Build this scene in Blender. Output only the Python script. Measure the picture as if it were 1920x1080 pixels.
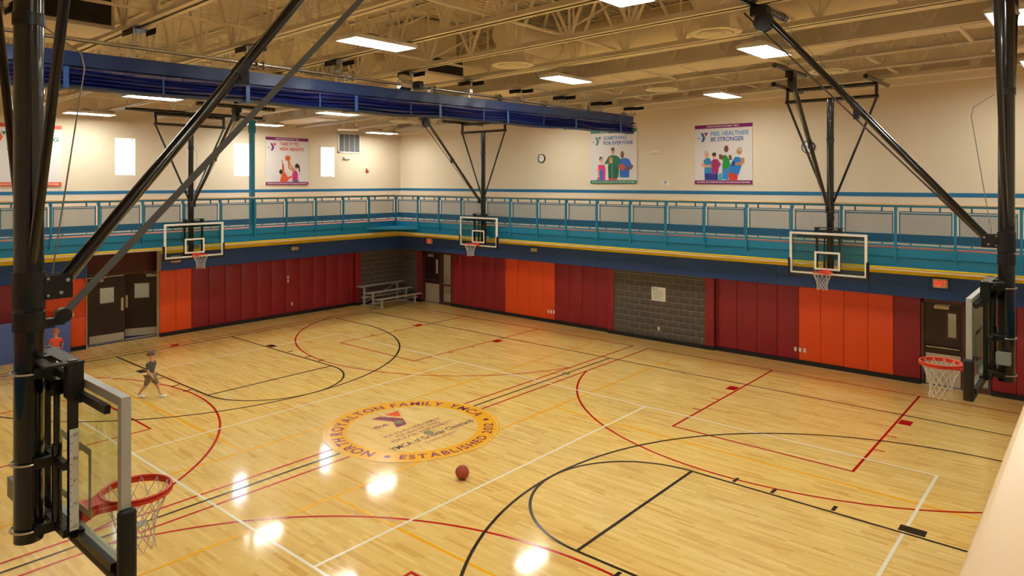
import bpy, bmesh, math, random
from mathutils import Vector, Matrix
random.seed(7)
for o in list(bpy.data.objects): bpy.data.objects.remove(o)
SC = bpy.context.scene
COL = SC.collection
PI = math.pi

# ------------------------------------------------------------------ camera, world, exposure
cd = bpy.data.cameras.new('camera'); cam = bpy.data.objects.new('camera', cd); COL.objects.link(cam)
cd.sensor_width = 36; cd.lens = 1303.93/1920*36; cd.shift_y = -(540-341.12)/1920; cd.clip_start = 0.02; cd.clip_end = 300
cam.location = (11.3216, -9.9273, 5.2651); cam.rotation_euler = (PI/2, 0, 0.7096)
SC.camera = cam
w = bpy.data.worlds.new('world'); SC.world = w; w.use_nodes = True
nt = w.node_tree; nt.nodes.clear()
sky = nt.nodes.new('ShaderNodeTexSky'); sky.sky_type = 'HOSEK_WILKIE'; sky.sun_direction = (0.5, 0.3, 0.8); sky.turbidity = 6
bg = nt.nodes.new('ShaderNodeBackground'); bg.inputs[1].default_value = 22.0
wo = nt.nodes.new('ShaderNodeOutputWorld')
mixw = nt.nodes.new('ShaderNodeMixRGB'); mixw.inputs[0].default_value = 0.6; mixw.inputs[2].default_value = (0.8, 0.88, 1.0, 1)
nt.links.new(sky.outputs[0], mixw.inputs[1]); nt.links.new(mixw.outputs[0], bg.inputs[0]); nt.links.new(bg.outputs[0], wo.inputs[0])
SC.view_settings.view_transform = 'Standard'; SC.view_settings.look = 'None'
SC.view_settings.exposure = -0.12; SC.view_settings.gamma = 1; SC.view_settings.use_curve_mapping = False
LAMP = 49.0                      # radiance of the ceiling fixtures
LAMPC = (1.0, 1.0, 0.90)

# ------------------------------------------------------------------ measures (metres; origin = centre of the court floor)
WX, EX, NY, SY = -13.05, 13.05, 10.68, -12.35          # faces of the upper walls
FW, FE, FN, FS = -11.2, 11.228, 8.83, -10.5             # inner edges of the track balcony
TRK = 3.67
SL = 0.0207
def zc(x): return 7.645 + SL*x                         # underside of the joists
JY = [-5.55 + 1.82*j for j in range(-3, 9)]
FT = 0.3048

# ------------------------------------------------------------------ materials
def lin(c):
    return tuple(((v/255)/12.92 if v/255 <= 0.04045 else (((v/255)+0.055)/1.055)**2.4) for v in c) + (1,)
MATS = {}
def mat(name, col, rough=0.6, metal=0.0, spec=0.5, noise=0.0, nscale=6.0, coat=0.0, bump=0.0, bscale=40.0):
    if name in MATS: return MATS[name]
    m = bpy.data.materials.new(name); m.use_nodes = True; n = m.node_tree; b = n.nodes['Principled BSDF']
    c = lin(col)
    b.inputs['Base Color'].default_value = c; b.inputs['Roughness'].default_value = rough; b.inputs['Metallic'].default_value = metal
    b.inputs['Specular IOR Level'].default_value = spec; b.inputs['Coat Weight'].default_value = coat
    if noise > 0 or bump > 0:
        tc = n.nodes.new('ShaderNodeTexCoord')
    if noise > 0:
        t = n.nodes.new('ShaderNodeTexNoise'); t.inputs['Scale'].default_value = nscale; t.inputs['Detail'].default_value = 4
        r = n.nodes.new('ShaderNodeMapRange'); r.inputs[3].default_value = 1-noise; r.inputs[4].default_value = 1+noise
        h = n.nodes.new('ShaderNodeHueSaturation'); h.inputs['Color'].default_value = c
        n.links.new(tc.outputs['Object'], t.inputs['Vector']); n.links.new(t.outputs[0], r.inputs[0])
        n.links.new(r.outputs[0], h.inputs['Value']); n.links.new(h.outputs[0], b.inputs['Base Color'])
    if bump > 0:
        t2 = n.nodes.new('ShaderNodeTexNoise'); t2.inputs['Scale'].default_value = bscale; t2.inputs['Detail'].default_value = 3
        bp = n.nodes.new('ShaderNodeBump'); bp.inputs['Strength'].default_value = bump; bp.inputs['Distance'].default_value = 0.01
        n.links.new(tc.outputs['Object'], t2.inputs['Vector']); n.links.new(t2.outputs[0], bp.inputs['Height']); n.links.new(bp.outputs[0], b.inputs['Normal'])
    MATS[name] = m; return m
def emis(name, col, s):
    if name in MATS: return MATS[name]
    m = bpy.data.materials.new(name); m.use_nodes = True; b = m.node_tree.nodes['Principled BSDF']
    b.inputs['Base Color'].default_value = (0.8, 0.8, 0.8, 1); b.inputs['Emission Color'].default_value = tuple(col)+(1,); b.inputs['Emission Strength'].default_value = s
    MATS[name] = m; return m
def glass(name, tint=(0.93, 0.98, 0.95), rough=0.0, op=0.0, opc=(0.8, 0.85, 0.8, 1)):
    m = bpy.data.materials.new(name); m.use_nodes = True; n = m.node_tree; n.nodes.clear()
    o = n.nodes.new('ShaderNodeOutputMaterial'); t = n.nodes.new('ShaderNodeBsdfTransparent'); t.inputs[0].default_value = tint+(1,)
    g = n.nodes.new('ShaderNodeBsdfGlossy'); g.inputs['Roughness'].default_value = rough; f = n.nodes.new('ShaderNodeLayerWeight'); pw = n.nodes.new('ShaderNodeMath'); pw.operation = 'POWER'; n.links.new(f.outputs['Facing'], pw.inputs[0]); pw.inputs[1].default_value = 5
    ma = n.nodes.new('ShaderNodeMath'); ma.operation = 'MULTIPLY_ADD'; n.links.new(pw.outputs[0], ma.inputs[0]); ma.inputs[1].default_value = 0.6; ma.inputs[2].default_value = 0.03
    mx = n.nodes.new('ShaderNodeMixShader'); n.links.new(ma.outputs[0], mx.inputs[0]); n.links.new(t.outputs[0], mx.inputs[1]); n.links.new(g.outputs[0], mx.inputs[2])
    if op > 0:
        d = n.nodes.new('ShaderNodeBsdfDiffuse'); d.inputs[0].default_value = opc; m2 = n.nodes.new('ShaderNodeMixShader'); m2.inputs[0].default_value = op
        n.links.new(mx.outputs[0], m2.inputs[1]); n.links.new(d.outputs[0], m2.inputs[2]); n.links.new(m2.outputs[0], o.inputs[0])
    else: n.links.new(mx.outputs[0], o.inputs[0])
    MATS[name] = m; return m

M_cream = mat('cream_paint', (230, 216, 190), 0.8, noise=0.02, bump=0.05, bscale=60)
M_stripe = mat('blue_stripe_paint', (24, 112, 158), 0.6)
M_navy = mat('navy_acoustic_fabric', (56, 92, 176), 0.85, noise=0.08, nscale=9)
M_yel = mat('yellow_paint', (250, 222, 24), 0.5)
M_red = mat('dark_red_vinyl', (146, 32, 44), 0.45, noise=0.05, nscale=2, bump=0.05)
M_org = mat('orange_vinyl', (238, 82, 30), 0.45, noise=0.04, nscale=2, bump=0.05)
M_block = mat('grey_concrete_block', (92, 84, 78), 0.85, noise=0.15, nscale=8, bump=0.3, bscale=90)
M_mortar = mat('mortar', (158, 150, 132), 0.9)
M_blackbase = mat('black_rubber', (16, 15, 15), 0.6)
M_teal = mat('teal_steel_paint', (20, 126, 166), 0.4, noise=0.03)
M_teald = mat('teal_rail_paint', (14, 102, 140), 0.4)
M_tan = mat('tan_ceiling_paint', (238, 226, 204), 0.7, noise=0.03, nscale=3)
M_tan2 = mat('tan_duct_paint', (234, 220, 196), 0.6, noise=0.03, nscale=2)
M_dark = mat('dark_grille', (40, 38, 36), 0.7)
M_black = mat('gloss_black_paint', (14, 14, 15), 0.22, coat=0.5)
M_black2 = mat('black_steel', (18, 18, 19), 0.4)
M_pad = mat('black_padding', (20, 20, 21), 0.5)
M_alu = mat('brushed_aluminium', (196, 196, 190), 0.4, metal=0.35)
M_chrome = mat('zinc_steel', (205, 203, 196), 0.25, metal=0.9)
M_white = mat('white_enamel', (238, 236, 228), 0.4)
M_rim = mat('orange_red_rim_paint', (224, 58, 36), 0.4)
M_net = mat('white_net_cord', (214, 208, 194), 0.8)
M_greybox = mat('grey_box_paint', (140, 142, 136), 0.5)
M_strap = mat('grey_webbing', (92, 92, 90), 0.8)
M_strapd = mat('brown_webbing', (70, 56, 46), 0.8)
M_cable = mat('steel_cable', (150, 148, 140), 0.4, metal=0.6)
M_maple = mat('maple_handrail', (222, 188, 142), 0.4, noise=0.06, nscale=3)
M_trackred = mat('coral_rubber_track', (196, 84, 72), 0.35)
M_reflfloor = mat('reflection_and_floor_beige', (190, 180, 160), 0.5)  # beige outer track: wall reflection painted as colour; also colours passage floors
M_bluewb = mat('dark_blue_wall_base', (22, 74, 112), 0.6)
M_brown = mat('dark_brown_door', (44, 24, 22), 0.4, noise=0.1, nscale=3)
M_frame = mat('brown_door_frame', (84, 46, 42), 0.5)
M_kick = mat('steel_kick_plate', (196, 184, 162), 0.35, metal=0.25)  # tan base colour stands in for the floor's reflection in the steel
M_curt = mat('royal_blue_vinyl', (18, 46, 98), 0.45, noise=0.08, nscale=2)
M_curt2 = mat('dark_blue_vinyl', (28, 36, 104), 0.35, noise=0.15, nscale=3)
M_strapb = mat('light_blue_strap', (44, 80, 146), 0.5)
M_lens = emis('lit_lens', LAMPC, LAMP)
M_wood2 = M_maple
M_sign = mat('beige_sign', (226, 208, 180), 0.5)
M_redled = emis('red_letters', (1.0, 0.03, 0.03), 1.1); M_redled.node_tree.nodes['Principled BSDF'].inputs['Base Color'].default_value = (0.3, 0.005, 0.005, 1)
M_glassb = glass('backboard_glass', (0.90, 0.95, 0.90))
M_pane = glass('window_glass', (0.97, 0.99, 1.0))
M_mesh = glass('blue_mesh_vinyl', (0.45, 0.45, 0.7), 0.4, 0.45, (0.03, 0.05, 0.2, 1))
M_lite = glass('door_glass', (0.96, 0.98, 0.95))
M_bluemat = mat('slate_blue_vinyl', (84, 104, 168), 0.5, noise=0.03)
M_carpet = mat('blue_carpet', (40, 62, 110), 0.95)
M_ink = mat('dark_ink', (30, 30, 34), 0.6)
M_clock = mat('white_clock_face', (238, 238, 240), 0.4)
M_firered = mat('fire_alarm_red', (190, 30, 26), 0.4)
M_header = mat('maroon_wood_panel', (78, 26, 26), 0.5, noise=0.1, nscale=2)

# maple floor
def floor_mat():
    m = bpy.data.materials.new('maple_strip_floor'); m.use_nodes = True; n = m.node_tree; b = n.nodes['Principled BSDF']; L = n.links.new
    tc = n.nodes.new('ShaderNodeTexCoord'); sp = n.nodes.new('ShaderNodeSeparateXYZ'); L(tc.outputs['Object'], sp.inputs[0])
    def mth(op, a, bb=None, c=None):
        k = n.nodes.new('ShaderNodeMath'); k.operation = op
        for i, v in enumerate((a, bb, c)):
            if v is None: continue
            if isinstance(v, (int, float)): k.inputs[i].default_value = v
            else: L(v, k.inputs[i])
        return k.outputs[0]
    row = mth('FLOOR', mth('DIVIDE', sp.outputs[1], 0.057))
    wn = n.nodes.new('ShaderNodeTexWhiteNoise'); wn.noise_dimensions = '1D'; L(row, wn.inputs['W'])
    xs = mth('ADD', mth('DIVIDE', sp.outputs[0], 0.62), mth('MULTIPLY', wn.outputs['Value'], 13.0))
    colid = mth('FLOOR', xs)
    wn2 = n.nodes.new('ShaderNodeTexWhiteNoise'); wn2.noise_dimensions = '2D'; cb = n.nodes.new('ShaderNodeCombineXYZ'); L(row, cb.inputs[0]); L(colid, cb.inputs[1]); L(cb.outputs[0], wn2.inputs['Vector'])
    # larger panels: groups of strips share a tint (finger blocks)
    row2 = mth('FLOOR', mth('DIVIDE', sp.outputs[1], 0.228)); wn3 = n.nodes.new('ShaderNodeTexWhiteNoise'); wn3.noise_dimensions = '1D'; L(row2, wn3.inputs['W'])
    col2 = mth('FLOOR', mth('ADD', mth('DIVIDE', sp.outputs[0], 0.62), mth('MULTIPLY', wn3.outputs['Value'], 9.0)))
    wn4 = n.nodes.new('ShaderNodeTexWhiteNoise'); wn4.noise_dimensions = '2D'; cb2 = n.nodes.new('ShaderNodeCombineXYZ'); L(row2, cb2.inputs[0]); L(col2, cb2.inputs[1]); L(cb2.outputs[0], wn4.inputs['Vector'])
    mp = n.nodes.new('ShaderNodeMapping'); mp.inputs['Scale'].default_value = (2.0, 40, 1); L(tc.outputs['Object'], mp.inputs[0])
    gr = n.nodes.new('ShaderNodeTexNoise'); gr.inputs['Scale'].default_value = 1.0; gr.inputs['Detail'].default_value = 5; L(mp.outputs[0], gr.inputs['Vector'])
    v = mth('ADD', mth('ADD', mth('MULTIPLY', wn2.outputs['Value'], 0.55), mth('MULTIPLY', wn4.outputs['Value'], 0.2)), mth('MULTIPLY', gr.outputs[0], 0.3))
    rp = n.nodes.new('ShaderNodeValToRGB'); e = rp.color_ramp.elements
    e[0].position = 0.1; e[0].color = lin((212, 164, 90)); e[1].position = 0.95; e[1].color = lin((242, 212, 140))
    k = e.new(0.4); k.color = lin((230, 192, 112)); k = e.new(0.6); k.color = lin((234, 197, 118))
    L(v, rp.inputs[0])
    # thin dark joints
    fy = mth('FRACT', mth('DIVIDE', sp.outputs[1], 0.057)); j1 = mth('LESS_THAN', fy, 0.03); fx = mth('FRACT', xs); j2 = mth('LESS_THAN', fx, 0.004)
    jj = mth('MULTIPLY', mth('MAXIMUM', j1, j2), 0.35)
    mx = n.nodes.new('ShaderNodeMixRGB'); L(jj, mx.inputs[0]); L(rp.outputs[0], mx.inputs[1]); mx.inputs[2].default_value = lin((120, 76, 32)); L(mx.outputs[0], b.inputs['Base Color'])
    b.inputs['Roughness'].default_value = 0.08; b.inputs['Specular IOR Level'].default_value = 0.5
    bn = n.nodes.new('ShaderNodeTexNoise'); bn.inputs['Scale'].default_value = 1.0; mp2 = n.nodes.new('ShaderNodeMapping'); mp2.inputs['Scale'].default_value = (3.0, 18, 1); L(tc.outputs['Object'], mp2.inputs[0]); L(mp2.outputs[0], bn.inputs['Vector'])
    bp = n.nodes.new('ShaderNodeBump'); bp.inputs['Strength'].default_value = 0.06; bp.inputs['Distance'].default_value = 0.004; L(bn.outputs[0], bp.inputs['Height']); L(bp.outputs[0], b.inputs['Normal'])
    return m
M_floor = floor_mat()
def paint(name, c):
    m = mat(name, c, 0.16); return m
P_black = paint('black_court_paint', (38, 26, 22)); P_white = paint('white_court_paint', (238, 232, 208)); P_red = paint('red_court_paint', (182, 16, 18)); P_yel = paint('yellow_court_paint', (240, 172, 4))
P_gold = paint('gold_logo_paint', (240, 174, 24)); P_purple = paint('purple_logo_paint', (134, 44, 84)); P_dpurple = paint('dark_purple_logo_paint', (70, 36, 76)); P_ored = paint('red_logo_paint', (232, 70, 34)); P_disc = paint('grey_floor_plate', (136, 130, 96))

# ------------------------------------------------------------------ mesh helpers
class MB:
    def __init__(s): s.v = []; s.f = []
    def add(s, vs, fs):
        k = len(s.v); s.v += [tuple(p) for p in vs]; s.f += [tuple(i+k for i in f) for f in fs]; return s
    def box(s, x0, x1, y0, y1, z0, z1):
        return s.add([(x0,y0,z0),(x1,y0,z0),(x1,y1,z0),(x0,y1,z0),(x0,y0,z1),(x1,y0,z1),(x1,y1,z1),(x0,y1,z1)],
                     [(3,2,1,0),(4,5,6,7),(0,1,5,4),(1,2,6,5),(2,3,7,6),(3,0,4,7)])
    def bar(s, a, b, w, h, up=(0,0,1)):
        a = Vector(a); b = Vector(b); d = (b-a).normalized(); u = Vector(up)
        if abs(d.dot(u)) > 0.99: u = Vector((1,0,0))
        r = d.cross(u).normalized(); u = r.cross(d).normalized(); r *= w/2; u *= h/2
        return s.add([a-r-u, a+r-u, a+r+u, a-r+u, b-r-u, b+r-u, b+r+u, b-r+u], [(0,1,2,3),(7,6,5,4),(1,0,4,5),(2,1,5,6),(3,2,6,7),(0,3,7,4)])
    def tube(s, a, b, r, n=10, r2=None, cap=True):
        a = Vector(a); b = Vector(b); d = (b-a).normalized(); u = Vector((0,0,1)) if abs(d.z) < 0.95 else Vector((1,0,0))
        p = d.cross(u).normalized(); q = d.cross(p); r2 = r if r2 is None else r2; vs = []
        for k in range(n):
            t = 2*PI*k/n; e = p*math.cos(t)+q*math.sin(t); vs.append(a+e*r)
        for k in range(n):
            t = 2*PI*k/n; e = p*math.cos(t)+q*math.sin(t); vs.append(b+e*r2)
        fs = [(k, n+k, n+(k+1)%n, (k+1)%n) for k in range(n)]
        if cap: fs += [tuple(range(n)), tuple(reversed(range(n, 2*n)))]
        return s.add(vs, fs)
    def path(s, pts, r, n=6, closed=False):
        m = len(pts)
        for i in range(m if closed else m-1): s.tube(pts[i], pts[(i+1) % m], r, n, cap=not closed)
        return s
    def lathe(s, prof, n=24, c=(0,0,0), ax='z'):
        vs = []; m = len(prof)
        for k in range(n):
            t = 2*PI*k/n
            for r, z in prof:
                p = (r*math.cos(t), r*math.sin(t), z)
                if ax == 'x': p = (p[2], p[0], p[1])
                if ax == 'y': p = (p[0], p[2], p[1])
                vs.append((c[0]+p[0], c[1]+p[1], c[2]+p[2]))
        fs = [(k*m+i, ((k+1)%n)*m+i, ((k+1)%n)*m+i+1, k*m+i+1) for k in range(n) for i in range(m-1)]
        return s.add(vs, fs)
    def torus(s, c, R, r, n=32, m=8, a0=0, a1=2*PI, plane='xy'):
        full = abs(a1-a0-2*PI) < 1e-6; N = n if full else n+1; vs = []
        for k in range(N):
            t = a0+(a1-a0)*k/n
            for j in range(m):
                q = 2*PI*j/m; x = (R+r*math.cos(q))*math.cos(t); y = (R+r*math.cos(q))*math.sin(t); z = r*math.sin(q)
                p = (x, y, z) if plane == 'xy' else ((x, z, y) if plane == 'xz' else (z, x, y))
                vs.append((c[0]+p[0], c[1]+p[1], c[2]+p[2]))
        fs = []
        for k in range(n):
            a = k*m; b = ((k+1) % N)*m
            for j in range(m): fs.append((a+j, b+j, b+(j+1)%m, a+(j+1)%m))
        return s.add(vs, fs)
    def poly(s, pts, fn, d0=0.0, d1=None):   # flat polygon (or prism) through a plane mapping fn(u,v,d)
        n = len(pts)
        if d1 is None: return s.add([fn(u, v, d0) for u, v in pts], [tuple(range(n))])
        return s.add([fn(u, v, d0) for u, v in pts]+[fn(u, v, d1) for u, v in pts],
                     [tuple(reversed(range(n))), tuple(range(n, 2*n))]+[(i, (i+1)%n, n+(i+1)%n, n+i) for i in range(n)])
    def mesh(s, name, smooth=None):
        me = bpy.data.meshes.new(name); me.from_pydata(s.v, [], s.f)
        bm = bmesh.new(); bm.from_mesh(me); bmesh.ops.recalc_face_normals(bm, faces=bm.faces); bm.to_mesh(me); bm.free()
        if smooth:
            me.polygons.foreach_set('use_smooth', [True]*len(me.polygons)); me.set_sharp_from_angle(angle=math.radians(smooth))
        return me
def bevbox(w, d, h, r=0.01, seg=2, name='panel'):
    bm = bmesh.new(); bmesh.ops.create_cube(bm, size=1)
    for v in bm.verts: v.co = (v.co.x*w, v.co.y*d, v.co.z*h)
    bmesh.ops.bevel(bm, geom=list(bm.edges), offset=r, segments=seg, affect='EDGES', profile=0.5)
    me = bpy.data.meshes.new(name); bm.to_mesh(me); bm.free()
    me.polygons.foreach_set('use_smooth', [True]*len(me.polygons)); me.set_sharp_from_angle(angle=math.radians(50)); return me
ROOT = {}
def obj(name, mb, m, parent=None, smooth=None, loc=None, rot=None):
    me = mb.mesh(name, smooth) if isinstance(mb, MB) else mb
    if m is not None and not me.materials: me.materials.append(m)
    o = bpy.data.objects.new(name, me); COL.objects.link(o)
    if m is not None and me.materials[0] != m:
        o.material_slots[0].link = 'OBJECT'; o.material_slots[0].material = m
    if parent is not None:
        o.parent = parent
        if loc is None and parent.name in ROOT: loc = -ROOT[parent.name]
    if loc is not None: o.location = loc
    if rot is not None: o.rotation_euler = rot
    return o
def tag(o, label, cat, group=None):
    o['label'] = label; o['category'] = cat
    if group: o['group'] = group
    return o
def thing(name, label, cat, loc=(0,0,0), group=None, rot=None, world=True):
    o = bpy.data.objects.new(name, None); COL.objects.link(o); o.location = loc; o.empty_display_size = 0.2
    if rot: o.rotation_euler = rot
    if world: ROOT[o.name] = Vector(loc)
    return tag(o, label, cat, group)
def struct(name, mb, m, label=None, smooth=None):
    o = obj(name, mb, m, smooth=smooth); o['kind'] = 'structure'
    if label: o['label'] = label
    return o
def copy_tree(o, parent=None):
    c = o.copy(); COL.objects.link(c)
    if parent is not None: c.parent = parent
    for ch in list(o.children): copy_tree(ch, c)
    return c
# text as flat mesh vertices: list of (verts2d, faces), width
_tc = {}
def glyphs(txt, size=1.0, bold=0.0):
    key = (txt, bold)
    if key not in _tc:
        cu = bpy.data.curves.new('t', 'FONT'); cu.body = txt; cu.size = 1.0; cu.offset = bold; cu.resolution_u = 3
        ob = bpy.data.objects.new('t', cu); COL.objects.link(ob)
        bpy.context.view_layer.update()
        me = bpy.data.meshes.new_from_object(ob.evaluated_get(bpy.context.evaluated_depsgraph_get()))
        vs = [(v.co.x, v.co.y) for v in me.vertices]; fs = [tuple(p.vertices) for p in me.polygons]
        bpy.data.objects.remove(ob); bpy.data.curves.remove(cu); bpy.data.meshes.remove(me)
        _tc[key] = (vs, fs)
    vs, fs = _tc[key]
    return [(x*size, y*size) for x, y in vs], fs
def put_text(mb, txt, fn, u, v, h, width=None, align='l', bold=0.0, d=0.0):
    """text with cap height h at (u,v) of plane fn; squeezed to width if given"""
    vs, fs = glyphs(txt, 1.0, bold)
    if not vs: return
    x0 = min(p[0] for p in vs); x1 = max(p[0] for p in vs); capy = 0.70
    sy = h/capy; sx = (width/(x1-x0)) if width else sy; W = (x1-x0)*sx
    off = {'l': 0, 'c': -W/2, 'r': -W}[align]
    mb.add([fn(u+off+(x-x0)*sx, v+y*sy, d) for x, y in vs], fs)

# ------------------------------------------------------------------ floor and court markings
floor = struct('floor', MB().box(-13.4, 13.4, SY-0.3, 11.2, -0.2, 0.0), M_floor, 'glossy maple strip gym floor with painted court lines')
LW = 0.05
def fl(z):
    return lambda u, v, d: (u, v, z+d)
def line(name, a, b, m, z, w=LW):
    a = Vector((a[0], a[1], 0)); b = Vector((b[0], b[1], 0)); d = (b-a).normalized(); r = Vector((-d.y, d.x, 0))*w/2
    return obj(name, MB().add([(p.x, p.y, z) for p in (a-r, b-r, b+r, a+r)], [(0,1,2,3)]), m, floor)
def arc(name, c, R, a0, a1, m, z, w=LW, n=72, clipx=None):
    vs = []; fs = []
    for k in range(n+1):
        t = a0+(a1-a0)*k/n
        for r in (R-w/2, R+w/2): vs.append((c[0]+r*math.cos(t), c[1]+r*math.sin(t), z))
    fs = [(2*k, 2*k+1, 2*k+3, 2*k+2) for k in range(n)]
    return obj(name, MB().add(vs, fs), m, floor)
def rect(name, x0, x1, y0, y1, m, z):
    return obj(name, MB().add([(x0,y0,z),(x1,y0,z),(x1,y1,z),(x0,y1,z)], [(0,1,2,3)]), m, floor)
Z1, Z2, Z3, Z4 = 0.0016, 0.0024, 0.0032, 0.0040     # yellow, red, white, black
# yellow: two small volleyball courts
for s in (-1, 1):
    xa, xb = s*1.49, s*10.43
    line('boundary_line', (xa, -9.02), (xa, 9.02), P_yel, Z1); line('boundary_line', (xb, -9.02), (xb, 9.02), P_yel, Z1)
    for y in (-9.02, 9.02, -3.035, 3.035): line('court_line', (xa, y), (xb, y), P_yel, Z1-0.0003)
# red: two cross courts
for s in (-1, 1):
    xi, xo, cx = s*0.278, s*11.69, s*5.985
    line('boundary_line', (xi, -9.575), (xi, 9.575), P_red, Z2); line('boundary_line', (xo, -9.575), (xo, 9.575), P_red, Z2)
    for t in (-1, 1):
        yb = t*9.55; yf = t*3.70; cy = t*(9.55-1.575)
        line('baseline', (xi, yb), (xo, yb), P_red, Z2+0.0002)
        for q in (-1, 1):
            line('lane_line', (cx+q*1.80, yb), (cx+q*1.80, yf-t*0.025), P_red, Z2+0.0001)
            rect('lane_block', cx+q*1.84 if q > 0 else cx-2.08, cx+2.08 if q > 0 else cx-1.84, t*7.03, t*7.38, P_red, Z2)
            for yy in (6.09, 5.1): rect('lane_hash', *sorted((cx+q*1.82, cx+q*2.02)), t*yy-0.025, t*yy+0.025, P_red, Z2)
        line('free_throw_line', (cx-1.80, yf), (cx+1.80, yf), P_red, Z2)
        R = 5.995; da = math.acos(5.70/R)
        if t > 0: arc('three_point_line', (cx, cy), R, PI+da, 2*PI-da, P_red, Z2+0.0003)
        else: arc('three_point_line', (cx, cy), R, da, PI-da, P_red, Z2+0.0003)
for t in (-1, 1): rect('red_mark', -11.63, -11.42, -0.13, 0.13, P_red, Z2) if t > 0 else rect('red_mark', 11.42, 11.63, -0.13, 0.13, P_red, Z2)
# white: main volleyball court
for s in (-1, 1):
    line('volleyball_line', (s*8.98, -4.515), (s*8.98, 4.515), P_white, Z3); line('volleyball_line', (-9.0, s*4.49), (9.0, s*4.49), P_white, Z3+0.0002)
    line('attack_line', (s*3.075, -4.49), (s*3.075, 4.49), P_white, Z3+0.0001)
# black: main basketball court
for s in (-1, 1):
    line('sideline', (-11.375, s*7.73), (11.375, s*7.73), P_black, Z4); line('baseline', (s*11.35, -7.73), (s*11.35, 7.73), P_black, Z4+0.0002)
    xf = s*5.56; xb = s*11.35; bx = s*(11.35-1.575)
    for q in (-1, 1):
        line('lane_line', (xb, q*1.804), (xf-s*0.02, q*1.804), P_black, Z4)
        ya, yb2 = sorted((q*1.86, q*2.08)); rect('lane_block', *sorted((s*9.25, s*8.89)), ya, yb2, P_black, Z4+0.0003)
        ya, yb2 = sorted((q*1.86, q*2.06))
        for xx in (7.96, 6.985, 6.32): rect('lane_hash', *sorted((s*(xx-0.03), s*(xx+0.03))), ya, yb2, P_black, Z4+0.0003)
        line('three_point_line', (xb, q*6.02), (bx, q*6.02), P_black, Z4+0.0001)
    line('free_throw_line', (xf, -1.804), (xf, 1.804), P_black, Z4+0.0001, 0.055)
    if s > 0:
        arc('free_throw_circle', (xf, 0), 1.804, PI/2, 3*PI/2, P_black, Z4+0.0004); arc('three_point_line', (bx, 0), 6.02, PI/2, 3*PI/2, P_black, Z4+0.0005)
    else:
        arc('free_throw_circle', (xf, 0), 1.804, -PI/2, PI/2, P_black, Z4+0.0004); arc('three_point_line', (bx, 0), 6.02, -PI/2, PI/2, P_black, Z4+0.0005)
line('midcourt_line', (0, 1.86), (0, 7.73), P_black, Z4); line('midcourt_line', (0, -7.73), (0, -1.86), P_black, Z4)
def disc2d(c, r, n=28): return [(c[0]+r*math.cos(2*PI*k/n), c[1]+r*math.sin(2*PI*k/n)) for k in range(n)]
for s in (-1, 1): obj('post_sleeve_plate', MB().poly(disc2d((0, s*5.53), 0.11), fl(0.006), -0.005, 0.0), P_disc, floor)

# centre logo: plane with u = north, v = west
def lg(z): return lambda u, v, d: (-v, u, z+d)
def ring(r0, r1, z, n=96):
    mb = MB(); vs = []
    for k in range(n):
        t = 2*PI*k/n
        for r in (r0, r1): vs.append(lg(z)(r*math.cos(t), r*math.sin(t), 0))
    return mb.add(vs, [(2*k, 2*((k+1)%n), 2*((k+1)%n)+1, 2*k+1) for k in range(n)])
LZ = 0.0060
logo = obj('center_logo', MB().poly(disc2d((0, 0), 1.87, 96), lg(LZ-0.0004)), M_floor, floor); logo['label'] = 'round orange and purple logo painted at centre court'
obj('gold_ring', ring(1.39, 1.80, LZ), P_gold, logo); obj('gold_outer_ring', ring(1.825, 1.865, LZ), P_gold, logo)
def ringtext(txt, a0, a1, r, h, m, inward=False):
    mb = MB(); n = len(txt)
    # advance widths
    ws = []
    for ch in txt:
        if ch == ' ': ws.append(0.42); continue
        vs, _ = glyphs(ch, 1, 0.02); ws.append(max(p[0] for p in vs)-min(p[0] for p in vs)+0.16)
    tot = sum(ws); acc = 0
    for ch, wd in zip(txt, ws):
        t = math.radians(a0+(a1-a0)*(acc+wd/2)/tot); acc += wd
        if ch == ' ': continue
        vs, fs = glyphs(ch, 1, 0.02); x0 = min(p[0] for p in vs); x1 = max(p[0] for p in vs); s = h/0.70
        sx = abs(math.radians(a1-a0))*r/tot
        out = []
        for x, y in vs:
            lx = (x-(x0+x1)/2)*sx; ly = y*s-h/2
            if not inward: er = (math.cos(t), math.sin(t)); et = (math.sin(t), -math.cos(t))
            else: er = (-math.cos(t), -math.sin(t)); et = (-math.sin(t), math.cos(t))
            out.append(lg(LZ+0.0006)(r*math.cos(t)+er[0]*ly+et[0]*lx, r*math.sin(t)+er[1]*ly+et[1]*lx, 0))
        mb.add(out, fs)
    return obj('ring_lettering', mb, m, logo)
ringtext('NORTH ROYALTON FAMILY YMCA', 201, -22, 1.595, 0.24, P_purple)
ringtext('ESTABLISHED 2012', 219, 320, 1.615, 0.20, P_purple, True)
for a in (211.2, 328.3): obj('dot', MB().poly(disc2d((1.62*math.cos(math.radians(a)), 1.62*math.sin(math.radians(a))), 0.065), lg(LZ+0.0006)), P_purple, logo)
YC = [(-.28,1.08),(-.04,1.08),(.23,.61),(.04,.25),(-.24,.25),(-.05,.61)]; YT = [(.09,1.08),(.49,1.08),(.29,.74)]
obj('y_emblem', MB().poly(YC, lg(LZ+0.0002)), P_purple, logo); obj('emblem_triangle', MB().poly(YT, lg(LZ+0.0002)), P_ored, logo)
mb = MB(); put_text(mb, 'the', lg(LZ+0.0003), -0.60, 0.50, 0.17, 0.36, bold=0.02); obj('lettering', mb, P_purple, logo)
mb = MB(); F0 = lg(LZ+0.0003)
put_text(mb, 'FOR YOUTH DEVELOPMENT', F0, 0, -0.06, 0.11, 1.55, 'c', 0.01); put_text(mb, 'FOR HEALTHY LIVING', F0, 0, -0.22, 0.11, 1.18, 'c', 0.01)
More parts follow.
